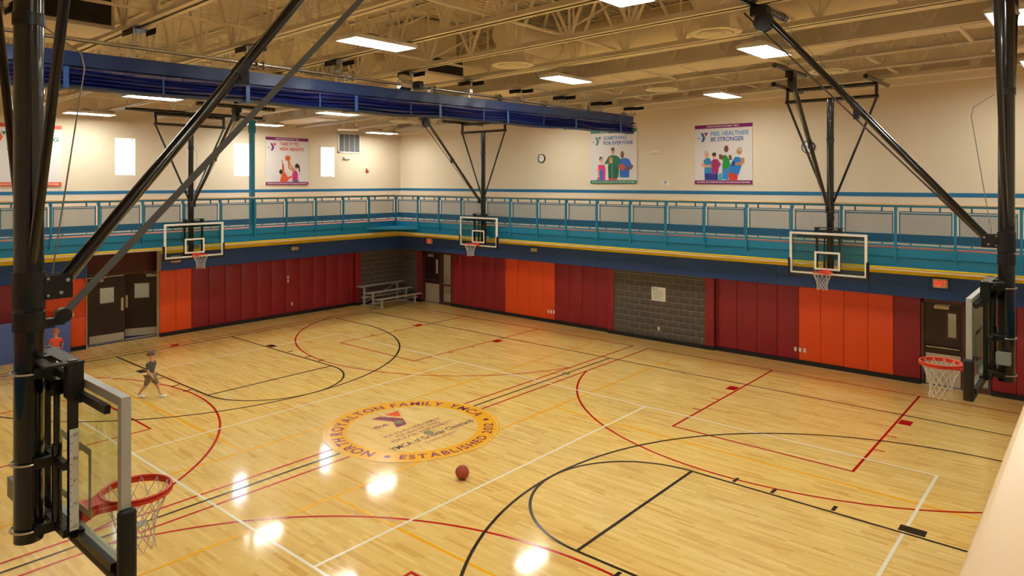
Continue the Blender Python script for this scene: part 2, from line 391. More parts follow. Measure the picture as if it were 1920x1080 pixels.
put_text(mb, 'FOR SOCIAL RESPONSIBILITY', F0, 0, -0.38, 0.11, 1.68, 'c', 0.01); obj('lettering', mb, P_purple, logo)
mb = MB(); put_text(mb, 'YMCA of Greater Cleveland', F0, 0, -0.72, 0.17, 2.26, 'c', 0.015); obj('lettering', mb, P_dpurple, logo)
mb = MB(); put_text(mb, 'Established 1854', F0, 0, -0.91, 0.09, 0.82, 'c', 0.0); obj('lettering', mb, P_purple, logo)
for v in (0.48, -0.49): obj('post_sleeve_plate', MB().poly(disc2d((0, v), 0.11), lg(LZ+0.0045), -0.004, 0.0), P_disc, logo)

# ------------------------------------------------------------------ walls
WIN = [(-0.93, 0.30), (3.10, 0.31), (6.83, 0.32)]; WZ0, WZ1 = 5.48, 6.69
mb = MB(); ys = SY-0.3; T = 0.35
LOWX = -13.22
# upper west wall with window openings
y = ys
for c, hw in WIN:
    mb.box(WX-T, WX, y, c-hw, 2.25, 9.3); mb.box(WX-T, WX, c-hw, c+hw, 2.25, WZ0); mb.box(WX-T, WX, c-hw, c+hw, WZ1, 9.3); y = c+hw
mb.box(WX-T, WX, y, 11.0, 2.25, 9.3)
# cut of the door bay below: rebuild lower strip with an opening
mb2 = MB(); DY0, DY1 = -2.05, 0.20
mbW = MB(); y = ys
segs = [(ys, DY0), (DY1, 11.0)]
for a, b in segs: mbW.box(WX-T, WX, a, b, 2.25, 3.3)
mbW.box(WX-T, WX, DY0, DY1, 3.0, 3.3)
y = ys
for c, hw in WIN:
    mbW.box(WX-T, WX, y, c-hw, 3.3, 9.3); mbW.box(WX-T, WX, c-hw, c+hw, 3.3, WZ0); mbW.box(WX-T, WX, c-hw, c+hw, WZ1, 9.3); y = c+hw
mbW.box(WX-T, WX, y, 11.0, 3.3, 9.3)
mbL = MB().box(WX-T, LOWX, ys, DY0, 0, 2.25).box(WX-T, LOWX, DY1+0.01, 8.47, 0, 2.25); mbW.box(WX-T, LOWX+0.03, DY1, DY1+0.01, 0, 2.25)
mbW.box(WX-T, WX-0.03, 8.47, 11.0, 0, 2.25)
mbW.box(-13.75, WX-T+0.01, DY0-0.12, DY0, 0, 3.0); mbW.box(-13.75, WX-T+0.01, DY1+0.2, DY1+0.32, 0, 3.0)
wall_left = struct('wall_left', mbW, M_cream, 'cream left wall with three slim windows, padded below'); obj('lower_wall', mbL, M_block, wall_left)
# north wall
LOWY = 10.86
D1a, D1b, D2a, D2b = -11.64, -9.86, 7.60, 9.11
mbM = MB(); mbN = MB(); mbN.box(WX-T, EX+T, NY, NY+T, 2.25, 9.3)
for a, b in ((-11.65, D1a), (D1b, -1.94), (1.95, D2a), (D2b, EX+T)): mbM.box(a, b, LOWY, NY+T, 0, 2.25)
mbM.box(WX-T, -11.65, NY+0.03, NY+T, 0, 2.25); mbM.box(-1.94, 1.95, NY+0.03, NY+T, 0, 2.25)
wall_far = struct('wall_far', mbN, M_cream, 'cream far wall with posters above and pads below'); obj('lower_wall', mbM, M_block, wall_far)
wall_right = struct('wall_right', MB().box(EX, EX+T, SY-0.3, 11.0, 0, 9.3), M_cream)
wall_near = struct('wall_near', MB().box(WX-T, EX+T, SY-T, SY, 0, 9.3), M_cream)

# stripe, navy acoustic panels, yellow band
obj('stripe', MB().box(WX, WX+0.006, SY, NY, 4.875, 4.98), M_stripe, wall_left); obj('stripe', MB().box(WX, EX, NY-0.006, NY, 4.875, 4.985), M_stripe, wall_far)
def seams(parent, axis, cuts, skip=None):
    for a, b in zip(cuts[:-1], cuts[1:]):
        if skip and a >= skip[0]-0.01 and b <= skip[1]+0.01: continue
        for z0, z1 in ((2.252, 2.545), (2.549, 2.83)):
            if axis == 'y': obj('acoustic_panel', MB().box(WX, WX+0.03, a+0.003, b-0.003, z0, z1), M_navy, parent)
            else: obj('acoustic_panel', MB().box(a+0.003, b-0.003, NY-0.03, NY, z0, z1), M_navy, parent)
seams(wall_left, 'y', [SY, -9.7, -7.2, -4.6, DY0, DY1, 1.7, 3.9, 6.3, 8.7, NY-0.03], (DY0, DY1))
seams(wall_far, 'x', [WX+0.03, -10.9, -8.5, -6.0, -3.5, -1.05, 1.4, 3.9, 6.4, 8.9, 11.3, EX])
for a, b in ((SY, DY0), (DY1, NY-0.03)): obj('yellow_band', MB().box(WX, WX+0.035, a, b, 2.832, 3.19), M_yel, wall_left)
obj('yellow_band', MB().box(WX+0.035, EX, NY-0.035, NY, 2.832, 3.19), M_yel, wall_far)
obj('wall_base', MB().box(WX, WX+0.008, SY, NY, TRK, 3.89), M_bluewb, wall_left); obj('wall_base', MB().box(WX, EX, NY-0.008, NY, TRK, 3.89), M_bluewb, wall_far)

# pads
PT = 0.08
_padm = {}
def padmesh(wd, h):
    k = (round(wd, 2), round(h, 2))
    if k not in _padm: _padm[k] = bevbox(wd-0.006, PT, h, 0.012, 2, 'wall_pad'); _padm[k].materials.append(M_red)
    return _padm[k]
PB, PTOP = 0.115, 2.245
def padN(a, b, m, y=LOWY): return obj('wall_pad', padmesh(b-a, PTOP-PB), m, wall_far, loc=((a+b)/2, y-PT/2, (PB+PTOP)/2))
def padW(a, b, m, x=LOWX, z0=PB, z1=PTOP): return obj('wall_pad', padmesh(b-a, z1-z0), m, wall_left, loc=(x+PT/2, (a+b)/2, (z0+z1)/2), rot=(0, 0, PI/2))
for a, b, m in [(-9.84,-9.29,M_red),(-9.29,-8.69,M_red),(-8.69,-8.08,M_red),(-8.08,-7.43,M_red),(-7.43,-6.82,M_red),(-6.82,-6.21,M_org),(-6.21,-5.59,M_org),(-5.59,-4.98,M_org),(-4.98,-4.37,M_org),
                (-4.37,-3.74,M_red),(-3.74,-3.14,M_red),(-3.14,-2.53,M_red),(-2.53,-1.95,M_red),(2.02,2.64,M_red),(2.64,3.26,M_red),(3.26,3.87,M_red),(3.87,4.49,M_red),(4.49,5.10,M_org),(5.10,5.71,M_org),(5.71,6.33,M_org),(6.33,6.95,M_org),(6.95,7.585,M_red),
                (9.13,9.62,M_red),(9.62,10.23,M_red),(10.23,10.84,M_red),(10.84,11.45,M_red)]: padN(a, b, m)
for a, b in ((-11.88, -11.65), (-1.94, -1.71), (1.66, 1.95)):
    obj('corner_pad', bevbox(b-a, 0.23, PTOP-PB, 0.012, 2, 'corner_pad'), M_red, wall_far, loc=((a+b)/2, 10.765, (PB+PTOP)/2))
obj('corner_pad', bevbox(0.06, PT, PTOP-PB, 0.01, 2, 'corner_pad'), M_red, wall_far, loc=(1.985, LOWY-PT/2, (PB+PTOP)/2))
yy = [0.20, 0.74, 1.28]+[1.28+0.612*k for k in range(1, 12)]+[8.20]
for a, b in zip(yy[:-1], yy[1:]): padW(a, b, M_org if b < 1.29 else M_red)
obj('corner_pad', bevbox(0.23, 0.25, PTOP-PB, 0.012, 2, 'corner_pad'), M_red, wall_left, loc=(-13.135, 8.345, (PB+PTOP)/2))
padW(-2.48, -2.05, M_org, z0=1.03); padW(-2.48, -2.05, M_org, z1=1.02); padW(-3.15, -2.48, M_org, z0=1.03); padW(-3.15, -2.48, M_org, z1=1.02)
for k in range(5): padW(-3.15-0.612*(k+1), -3.15-0.612*k, M_red)
# rubber base
for a, b, yf in ((-11.63, D1a, 10.74), (D1b, -1.94, 10.74), (-1.96, 1.97, 10.64), (1.97, D2a, 10.74), (D2b, EX, 10.74), (-13.0, -11.62, 10.64)):
    obj('baseboard', MB().box(a, b, yf, LOWY+0.02, 0, 0.115), M_blackbase, wall_far)
for a, b, xf in ((SY, DY0, -13.10), (DY1, 8.21, -13.10), (8.20, NY, -13.01)): obj('baseboard', MB().box(LOWX-0.02, xf, a, b, 0, 0.115), M_blackbase, wall_left)

# concrete blocks
BW, BH = 0.4064, 0.2032
_bm = {}
def blocks(parent, axis, a, b, face, shift):
    r = 0; z = 0.115
    while z < 2.24:
        h = min(BH, 2.243-z); x = a-(BW/2 if (r+shift) % 2 else 0)
        while x < b-0.01:
            p, q = max(x, a), min(x+BW, b)
            if q-p > 0.04:
                k = (round(q-p, 2), round(h, 2))
                if k not in _bm: _bm[k] = bevbox(q-p-0.014, 0.05, h-0.014, 0.003, 1, 'concrete_block'); _bm[k].materials.append(M_block)
                off = random.uniform(-0.002, 0.002)
                if axis == 'x': obj('concrete_block', _bm[k], M_block, parent, loc=((p+q)/2, face+0.025+off, z+h/2))
                else: obj('concrete_block', _bm[k], M_block, parent, loc=(face-0.025+off, (p+q)/2, z+h/2), rot=(0, 0, PI/2))
            x += BW
        z += BH; r += 1
obj('mortar_backing', MB().box(-1.71, 1.66, NY+0.007, NY+0.03, 0.1, 2.25), M_mortar, wall_far); obj('mortar_backing', MB().box(WX, -11.88, NY+0.007, NY+0.03, 0.1, 2.25), M_mortar, wall_far)
obj('mortar_backing', MB().box(WX-0.03, WX-0.007, 8.47, NY, 0.1, 2.25), M_mortar, wall_left)
blocks(wall_far, 'x', -1.71, 1.66, NY, 0); blocks(wall_far, 'x', WX, -11.88, NY, 1); blocks(wall_left, 'y', 8.47, NY, WX, 0)

# windows
for i, (c, hw) in enumerate(WIN):
    mb = MB(); xo = WX-0.28
    for a, b, p, q in ((c-hw, c+hw, WZ0, WZ0+0.03), (c-hw, c+hw, WZ1-0.03, WZ1), (c-hw, c-hw+0.025, WZ0, WZ1), (c+hw-0.025, c+hw, WZ0, WZ1)): mb.box(xo, xo+0.06, a, b, p, q)
    wf = struct('window_%d' % (i+1), mb, M_white, ['slim tall window left of the left wall hoop', 'slim tall window beside the teal column', 'slim tall window right of the purple jumping poster'][i])
    obj('pane', MB().box(xo+0.02, xo+0.03, c-hw+0.02, c+hw-0.02, WZ0+0.02, WZ1-0.02), M_pane, wf)

# ------------------------------------------------------------------ doors
def leaf(parent, W, H, lite, kick, mirror=1, bar=True):
    """door leaf in local coords: hinge at x=0, spans +x, thickness y -0.045..0; front is -y"""
    l = lite; mb = MB()
    mb.box(0, l[0], -0.045, 0, 0.01, H); mb.box(l[1], W, -0.045, 0, 0.01, H); mb.box(l[0], l[1], -0.045, 0, 0.01, l[2]); mb.box(l[0], l[1], -0.045, 0, l[3], H)
    lf = obj('door_leaf', mb, M_brown, parent)
    m2 = MB(); t = 0.03
    m2.box(l[0]-t, l[1]+t, -0.055, 0.01, l[2]-t, l[2]); m2.box(l[0]-t, l[1]+t, -0.055, 0.01, l[3], l[3]+t); m2.box(l[0]-t, l[0], -0.055, 0.01, l[2], l[3]); m2.box(l[1], l[1]+t, -0.055, 0.01, l[2], l[3])
    obj('lite_frame', m2, M_frame, lf); obj('pane', MB().box(l[0], l[1], -0.026, -0.02, l[2], l[3]), M_lite, lf)
    obj('kick_plate', MB().box(0.03, W-0.03, -0.05, -0.045, 0.03, kick), M_kick, lf)
    return lf
# double door in the left wall (recessed)
d1 = bpy.data.objects.new('door_1', None); COL.objects.link(d1); d1['kind'] = 'structure'; d1['label'] = 'dark double door standing ajar in the left wall'; ROOT['door_1'] = Vector((0, 0, 0))
RX = -13.62
obj('door_frame', MB().box(RX-0.05, RX+0.06, DY0+0.12, DY0+0.2, 0, 2.25).box(RX-0.05, RX+0.06, 0.40, 0.47, 0, 2.25).box(RX-0.05, RX+0.06, DY0+0.12, 0.47, 2.17, 2.25), M_frame, d1)
obj('header_panel', MB().box(RX-0.04, RX+0.02, DY0-0.1, 0.6, 2.25, 3.15), M_header, d1)
obj('jamb', MB().box(RX, WX-0.02, DY0, DY0+0.012, 0, 3.0).box(RX, -13.39, 0.41, 0.43, 0, 3.0).box(-13.78, -13.38, DY0-0.12, DY1+0.32, 3.0, 3.1), M_cream, d1)
obj('threshold', MB().box(RX-0.06, RX+0.10, DY0+0.1, 0.42, 0, 0.012), M_kick, d1)
lf1 = leaf(d1, 1.10, 2.15, (0.34, 0.78, 1.30, 1.80), 0.28); lf1.location = (RX+0.02, DY0+0.2, 0); lf1.rotation_euler = (0, 0, PI/2)
lf2 = leaf(d1, 1.10, 2.15, (0.34, 0.78, 1.30, 1.80), 0.28); lf2.location = (RX+0.02, 0.40, 0); lf2.rotation_euler = (0, 0, -PI/2-math.radians(24)); lf2.scale = (1, -1, 1)
for lf, xh in ((lf1, 0.98), (lf2, 0.98)):
    obj('push_plate', MB().box(xh, xh+0.07, -0.052, -0.045, 1.0, 1.42), M_sign if lf is lf1 else M_kick, lf); obj('door_closer', MB().box(0.1, 0.42, -0.11, -0.045, 2.02, 2.1).bar((0.25, -0.1, 2.11), (0.5, -0.12, 2.15), 0.02, 0.015), M_kick, lf)
# glazed doors in the far wall
def far_door(n, x0, xm, x1, label):
    d = bpy.data.objects.new('door_%d' % n, None); COL.objects.link(d); d['kind'] = 'structure'; d['label'] = label; ROOT[d.name] = Vector((0, 0, 0))
    y0, y1 = 10.80, 10.95
    mb = MB(); t = 0.06
    mb.box(x0, x0+t, y0, y1, 0, 2.25).box(xm, xm+2*t, y0, y1, 0, 2.19).box(x1-t, x1, y0, y1, 0, 2.25).box(x0, x1, y0, y1, 2.15, 2.25).box(xm+2*t, x1-t, y0, y1, 0, 0.12).box(xm+2*t, x1-t, y0, y1, 0.80, 0.88)
    obj('door_frame', mb, M_frame, d)
    obj('sidelight_pane', MB().box(xm+2*t, x1-t, 10.88, 10.886, 0.12, 0.80), M_lite, d); obj('sidelight_pane', MB().box(xm+2*t, x1-t, 10.88, 10.886, 0.88, 2.15), M_lite, d)
    W = xm-x0-t
    lf = leaf(d, W-0.01, 2.14, (W-0.32, W-0.14, 1.28, 1.90), 0.83); lf.location = (x0+t+0.005, 10.90, 0)
    obj('push_bar', MB().box(0.04, W-0.05, -0.09, -0.045, 0.97, 1.03), M_black2, lf); obj('bar_grip', MB().box(0.05, W-0.06, -0.105, -0.09, 0.995, 1.015), M_chrome, lf)
    obj('door_closer', MB().box(0.22, 0.55, -0.10, -0.045, 2.0, 2.08).bar((0.25, -0.08, 2.1), (0.6, -0.12, 2.12), 0.02, 0.015), M_kick, lf)
    obj('threshold', MB().box(x0, xm, 10.74, 10.95, 0, 0.01), M_kick, d)
    return d
far_door(2, D1a, -10.62, D1b, 'brown door with glass sidelight by the bleachers')
far_door(3, D2a, 8.50, D2b, 'brown door with glass sidelight under the right exit sign')
# lit passages behind the doors (walls, floor and a ceiling lamp each)
def passage(name, x0, x1, y0, y1, open_side, fm, lamp):
    mb = MB(); t = 0.1; h = 2.9
    if open_side != 'e': mb.box(x1, x1+t, y0, y1, 0, h)
    if open_side != 'w': mb.box(x0-t, x0, y0, y1, 0, h)
    if open_side != 'n': mb.box(x0-t, x1+t, y1, y1+t, 0, h)
    if open_side != 's': mb.box(x0-t, x1+t, y0-t, y0, 0, h)
    mb.box(x0-t, x1+t, y0-t, y1+t, h, h+t)
    o = struct('wall_'+name, mb, M_cream); obj('passage_floor', MB().box(x0, x1+(0.40 if open_side == 'e' else 0), y0, y1, -0.1, 0.0008), fm, o)
    cx, cy = (x0+x1)/2, (y0+y1)/2; obj('passage_lamp', MB().box(cx-0.3, cx+0.3, cy-0.5, cy+0.5, h-0.04, h-0.01), lamp, o)
M_plamp = emis('passage_lamp_lens', (1, 0.9, 0.72), 6)
passage('passage_left', -16.2, -13.76, -3.6, 2.2, 'e', M_carpet, M_plamp)
passage('passage_far_left', -12.8, -8.6, NY+T+0.02, 13.0, 's', M_reflfloor, M_plamp)
passage('passage_far_right', 6.6, 10.4, NY+T+0.02, 13.0, 's', M_reflfloor, M_plamp)

# ------------------------------------------------------------------ track balcony
def slab(name, x0, x1, y0, y1, label):
    o = struct(name, MB().box(x0, x1, y0, y1, 3.24, TRK-0.01), M_cream, label); return o
bl = slab('balcony_left', WX, FW-0.02, SY, NY, 'running track balcony along the left wall'); bf = slab('balcony_far', FW-0.02, FE+0.02, FN+0.02, NY, 'running track balcony along the far wall')
br = slab('balcony_right', FE+0.02, EX, SY, NY, 'running track balcony under the camera'); bn = slab('balcony_near', FW-0.02, FE+0.02, SY, FS-0.02, 'running track balcony behind the camera')
obj('track_surface', MB().box(FW-0.95, FW-0.02, FS-1.2, FN+0.95, TRK-0.01, TRK), M_trackred, bl); obj('track_surface', MB().box(WX, FW-0.95, SY, NY, TRK-0.01, TRK), M_reflfloor, bl)  # outer strip is beige to imitate the wall mirrored in the track
obj('track_surface', MB().box(FW-0.02, FE, FN+0.02, FN+0.95, TRK-0.01, TRK), M_trackred, bf); obj('track_surface', MB().box(FW-0.95, FE, FN+0.95, NY, TRK-0.01, TRK), M_reflfloor, bf)
obj('track_surface', MB().box(FE+0.02, EX, SY, NY, TRK-0.01, TRK), M_trackred, br); obj('track_surface', MB().box(FW, FE, SY, FS, TRK-0.01, TRK), M_trackred, bn)
# fascias: steel channel with lip, mid flange, yellow toe and a conduit
def fascia(parent, axis, a, b, f, s):
    # s: direction into the room
    def bx(d0, d1, z0, z1, m, nm):
        lo, hi = sorted((f+s*d0, f+s*d1))
        obj(nm, MB().box(lo, hi, a, b, z0, z1) if axis == 'y' else MB().box(a, b, lo, hi, z0, z1), m, parent)
    bx(-0.02, 0.0, 3.22, TRK-0.005, M_teal, 'fascia_web'); bx(0, 0.03, 3.47, TRK-0.005, M_teal, 'fascia_lip'); bx(0, 0.05, 3.455, 3.47, M_teald, 'mid_flange'); bx(0.0, 0.05, 3.22, 3.235, M_teal, 'toe_plate'); bx(-0.06, 0.045, 3.185, 3.22, M_yel, 'toe_flange')
    p0 = (f+s*0.0, a, 3.145) if axis == 'y' else (a, f+s*0.0, 3.145); p1 = (f+s*0.0, b, 3.145) if axis == 'y' else (b, f+s*0.0, 3.145)
    obj('conduit', MB().tube(p0, p1, 0.028, 8), M_sign, parent, smooth=40)
fascia(bl, 'y', FS, FN, FW, 1); fascia(bf, 'x', FW, FE, FN, -1); fascia(br, 'y', FS, FN, FE, -1); fascia(bn, 'x', FW, FE, FS, 1)
obj('corner_gusset', MB().add([(FW, FN-1.5, 3.36), (FW, FN, 3.36), (FW+1.5, FN, 3.36), (FW, FN-1.5, 3.46), (FW, FN, 3.46), (FW+1.5, FN, 3.46)], [(0,1,2),(5,4,3),(0,2,5,3),(0,3,4,1),(1,4,5,2)]), M_teal, bf)
# railing
BAY = 1.219
def perf_mesh(W, H, a=0.033, hole=0.435):
    vs = []; fs = []; dx = a*0.866; nx = int(W/dx); ny = int(H/a)
    for i in range(nx):
        for j in range(ny):
            cx = (i-(nx-1)/2)*dx; cy = (j-(ny-1)/2)*a+(a/4 if i % 2 else -a/4); k = len(vs)
            for R in (a*0.5774, a*hole):
                for q in range(6): t = q*PI/3; vs.append((cx+R*math.cos(t), 0, cy+R*math.sin(t)))
            for q in range(6): fs.append((k+q, k+(q+1)%6, k+6+(q+1)%6, k+6+q))
    me = bpy.data.meshes.new('mesh_panel'); me.from_pydata(vs, [], fs); me.materials.append(M_teald); return me
PERF = perf_mesh(BAY-0.16, 0.70)
def frame_mesh():
    mb = MB(); w = BAY-0.13; z0, z1 = 3.80, 4.56
    mb.box(-w/2, w/2, -0.012, 0.012, z0, z0+0.022).box(-w/2, w/2, -0.012, 0.012, z1-0.022, z1).box(-w/2, -w/2+0.022, -0.012, 0.012, z0, z1).box(w/2-0.022, w/2, -0.012, 0.012, z0, z1)
    mb.box(-w/2, w/2, -0.02, -0.008, z1-0.075, z1-0.045)
    for x in (-0.30, 0.30): mb.box(x-0.018, x+0.018, -0.012, 0.012, z1, 4.655).box(x-0.012, x+0.012, -0.012, 0.012, 3.755, z0)
    return mb.mesh('panel_frame')
FRM = frame_mesh(); FRM.materials.append(M_teald)
POST = MB().box(-0.028, 0.028, -0.085, -0.032, 3.36, 4.66).box(-0.028, 0.028, -0.04, 0.02, 4.56, 4.66).mesh('post'); POST.materials.append(M_teal)
def railing(name, label, axis, f, s, cuts, a, b, ext=0.0):
    t = thing(name, label, 'railing', (0, 0, 0), 'track balcony railings')
    rz = {('x', -1): 0, ('x', 1): PI, ('y', 1): PI/2, ('y', -1): -PI/2}[(axis, s)]
    def at(u): return (u, f-s*ext, 0) if axis == 'x' else (f-s*ext, u, 0)
    for u in cuts: obj('post', POST, M_teal, t, loc=at(u), rot=(0, 0, rz))
    for u, v in zip(cuts[:-1], cuts[1:]):
        c = (u+v)/2; k = (v-u)/BAY
        if abs(k-1) > 0.45: continue
        pf = obj('panel_frame', FRM, M_teald, t, loc=at(c), rot=(0, 0, rz)); pf.scale = (k, 1, 1)
        obj('mesh_panel', PERF, M_teald, pf, loc=(0, 0, 4.18))
    def bx(d0, d1, z0, z1, m, nm):
        lo, hi = sorted((f+s*d0, f+s*d1)); obj(nm, MB().box(lo, hi, a, b, z0, z1) if axis == 'y' else MB().box(a, b, lo, hi, z0, z1), m, t)
    bx(-0.025, 0.025, 4.655, 4.705, M_teal, 'top_rail'); bx(-0.02, 0.03, 3.715, 3.755, M_teal, 'lower_rail')
    lo, hi = sorted((f+s*0.06, f-s*0.08)); W = hi-lo; Ln = b-a
    me = bevbox(W if axis == 'y' else Ln, Ln if axis == 'y' else W, 0.042, 0.012, 3, 'handrail')
    obj('handrail', me, M_maple, t, loc=((lo+hi)/2, (a+b)/2, 4.727) if axis == 'y' else ((a+b)/2, (lo+hi)/2, 4.727))
    return t
railing('balcony_railing', 'teal mesh railing on the far wall track balcony', 'x', FN, -1, [FW+0.12]+[-9.72+1.2245*k for k in range(0, 17)], FW+0.09, FE-0.09)
railing('balcony_railing', 'teal mesh railing on the left wall track balcony', 'y', FW, 1, [FN-1.39-1.224*k for k in range(14, -1, -1)]+[FN], FS, FN)
railing('balcony_railing', 'pale maple handrail close at the right edge', 'y', FE, -1, [FN-1.39-1.224*k for k in range(14, -1, -1)], FS-0.5, FN, 0.06)

tag(obj('support_column', MB().box(-0.07, 0.07, -0.07, 0.07, 3.24, zc(FW)-0.45).box(-0.09, 0.09, -0.09, 0.09, zc(FW)-0.45, zc(FW)), M_teal, loc=(FW-0.08, 2.52, 0)), 'slim teal steel column rising from the left balcony', 'column')

# ------------------------------------------------------------------ ceiling deck and joists
mb = MB(); x = -13.3; P = 0.1524; prof = []
while x < 13.3:
    z = zc(x)+1.32; prof += [(x, z), (x+0.06, z), (x+0.074, z+0.075), (x+0.138, z+0.075)]; x += P
for (xa, za), (xb, zb) in zip(prof[:-1], prof[1:]): mb.add([(xa, SY-0.2, za), (xb, SY-0.2, zb), (xb, NY+0.3, zb), (xa, NY+0.3, za)], [(0,1,2,3)])
ceiling = bpy.data.meshes.new('ceiling'); ceiling.from_pydata(mb.v, [], mb.f); ceiling.materials.append(M_tan)
co = bpy.data.objects.new('ceiling', ceiling); COL.objects.link(co); co['kind'] = 'structure'; co['label'] = 'tan corrugated steel roof deck'
DEP = 1.30; HL = 13.0; PNL = 1.2
def chord(z0, s):     # two angles, legs outwards, gap between
    mb = MB()
    for q in (-1, 1):
        lo, hi = sorted((q*0.018, q*0.105)); mb.box(-HL, HL, lo, hi, *sorted((z0, z0+s*0.012))); lo, hi = sorted((q*0.018, q*0.03)); mb.box(-HL, HL, lo, hi, *sorted((z0, z0+s*0.10)))
    return mb
jord = ['nearest, mostly above the frame', 'second nearest, above the frame', 'third nearest, above the frame', 'crossing the top left corner above the curtain', 'passing above the left hoop strut', 'just beyond the large near ceiling light', 'over the middle of the court above the ball', 'just before the round duct', 'between the round duct and the flat duct', 'just beyond the flat duct', 'second nearest to the far wall', 'closest to the far wall']
proto = None
TC = chord(DEP, -1).mesh('top_chord'); BC = chord(0, 1).mesh('bottom_chord')
Lw = math.hypot(PNL/2, DEP-0.1); WEB = MB().box(-0.028, 0.028, -0.015, 0.015, 0, Lw).mesh('web'); VRT = MB().box(-0.02, 0.02, -0.012, 0.012, 0.05, DEP-0.05).mesh('web')
for me in (TC, BC, WEB, VRT): me.materials.append(M_tan)
for i, y in enumerate(JY):
    if proto is None:
        proto = thing('roof_joist', 'tan open web roof joist, '+jord[i], 'roof joist', (0, y, zc(0)), 'roof joists', (0, -math.atan(SL), 0), world=False)
        obj('top_chord', TC, M_tan, proto); obj('bottom_chord', BC, M_tan, proto)
        k = -HL+0.4; ang = math.atan2(PNL/2, DEP-0.1)
        while k+PNL < HL:
            obj('web', WEB, M_tan, proto, loc=(k, 0, 0.05), rot=(0, ang, 0)); obj('web', WEB, M_tan, proto, loc=(k+PNL, 0, 0.05), rot=(0, -ang, 0))
            obj('web', VRT, M_tan, proto, loc=(k+PNL, 0, 0)); k += PNL
        j = proto
    else:
        j = copy_tree(proto); j.location = (0, y, zc(0))
    j['label'] = 'tan open web roof joist, '+jord[i]
# ledger beam along the far wall
tag(obj('ledger_beam', MB().bar((-13, NY-0.16, zc(-13)+0.15), (13, NY-0.16, zc(13)+0.15), 0.30, 0.30), M_tan), 'tan steel ledger beam along the top of the far wall', 'beam')
tag(obj('ledger_beam', MB().box(WX, WX+0.12, SY, NY-0.35, zc(WX)+0.75, zc(WX)+1.3), M_tan), 'tan steel beam along the top of the left wall', 'beam')
# bridging bars between joists
for i, x in enumerate((-9.6, -6.2, -2.8, 0.6, 4.0, 7.4)):
    w_ = ['over the left hoop', 'left of the curtain', 'beside the rolled curtain', 'over the middle of the court', 'above the ball', 'above the right hoop strut'][i]
    t = thing('bridging_bar', 'thin tan bridging bars crossing the joists '+w_, 'bridging', (x, 0, zc(x)), 'bridging between joists')
    for k, (a, b) in enumerate(zip(JY[:-1], JY[1:])):
        if k not in (7, 8): obj('lower_bar', MB().bar((x, a, zc(x)+0.13), (x, b, zc(x)+0.13), 0.04, 0.04), M_tan, t)
        obj('upper_bar', MB().bar((x, a, zc(x)+1.14), (x, b, zc(x)+1.14), 0.04, 0.04), M_tan, t)
        if k not in (7, 8) and k > 2: obj('cross_brace', MB().bar((x+0.05, a, zc(x)+0.15), (x+0.05, b, zc(x)+1.1), 0.035, 0.035), M_tan, t)

# ------------------------------------------------------------------ ceiling fixtures
LENS = MB().box(-0.26, 0.26, -0.625, 0.625, -0.004, 0.0).mesh('lens'); LENS.materials.append(M_lens)
HOUS = MB().box(-0.285, 0.285, -0.655, 0.655, 0.0, 0.035).add([(-0.285,-0.655,0.035),(0.285,-0.655,0.035),(0.285,0.655,0.035),(-0.285,0.655,0.035),(-0.15,-0.62,0.09),(0.15,-0.62,0.09),(0.15,0.62,0.09),(-0.15,0.62,0.09)], [(0,1,5,4),(1,2,6,5),(2,3,7,6),(3,0,4,7),(4,5,6,7)])
for x0, x1 in ((-0.285, -0.262), (0.262, 0.285)): HOUS.box(x0, x1, -0.655, 0.655, -0.02, 0)
for y0, y1 in ((-0.655, -0.627), (0.627, 0.655)): HOUS.box(-0.285, 0.285, y0, y1, -0.02, 0)
HOUS = HOUS.mesh('housing'); HOUS.materials.append(M_white)
WIRE = MB().tube((0, -0.5, 0.09), (0, -0.5, 0.22), 0.004, 5).tube((0, 0.5, 0.09), (0, 0.5, 0.22), 0.004, 5).box(-0.06, 0.06, -0.2, 0.0, 0.09, 0.14).mesh('hanger'); WIRE.materials.append(M_cable)
FIX = [(2.0,-2.55,'largest lit ceiling light, above the top strap of the near left hoop'),(-2.3,-2.4,'lit ceiling light overlapping the blue curtain behind the near strut'),(-7.0,-2.5,'lit ceiling light just below the left part of the curtain'),(-11.75,-2.4,'lit ceiling light at the far left over the left balcony'),
       (2.0,2.82,'lit ceiling light in the upper middle beside the round diffuser'),(6.5,2.85,'lit ceiling light beneath the motor of the right hoop'),(-2.3,2.97,'lit ceiling light seen over the middle of the blue curtain'),(-6.95,3.0,'lit ceiling light peeking out below the curtain left of the vent'),(-11.5,3.1,'lit ceiling light above the purple jumping poster'),
       (3.37,8.1,'lit ceiling light near the far wall above the right purple poster'),(-3.44,8.3,'lit ceiling light hidden behind the curtain near the far wall'),(-11.65,8.5,'lit ceiling light in the far left corner beside the wall vent'),(10.2,3.0,'lit ceiling light behind the right hoop mast'),(6.5,-2.35,'lit ceiling light at the top edge of the picture'),
       (10.2,-2.4,'ceiling light above the frame by the right mast'),(10.2,8.3,'ceiling light beyond the right edge near the far wall'),(-7.0,-7.9,'ceiling light beyond the left edge of the picture'),(2.0,-7.9,'ceiling light above the near hoop out of frame'),(10.2,-7.9,'ceiling light above the camera')]
for x, y, l in FIX:
    t = thing('ceiling_light', l, 'ceiling light', (x, y, zc(x)-0.10), 'ceiling lights', world=False)
    obj('lens', LENS, M_lens, t, loc=(0, 0, 0)); obj('housing', HOUS, M_white, t, loc=(0, 0, 0)); obj('hanger', WIRE, M_cable, t, loc=(0, 0, 0))

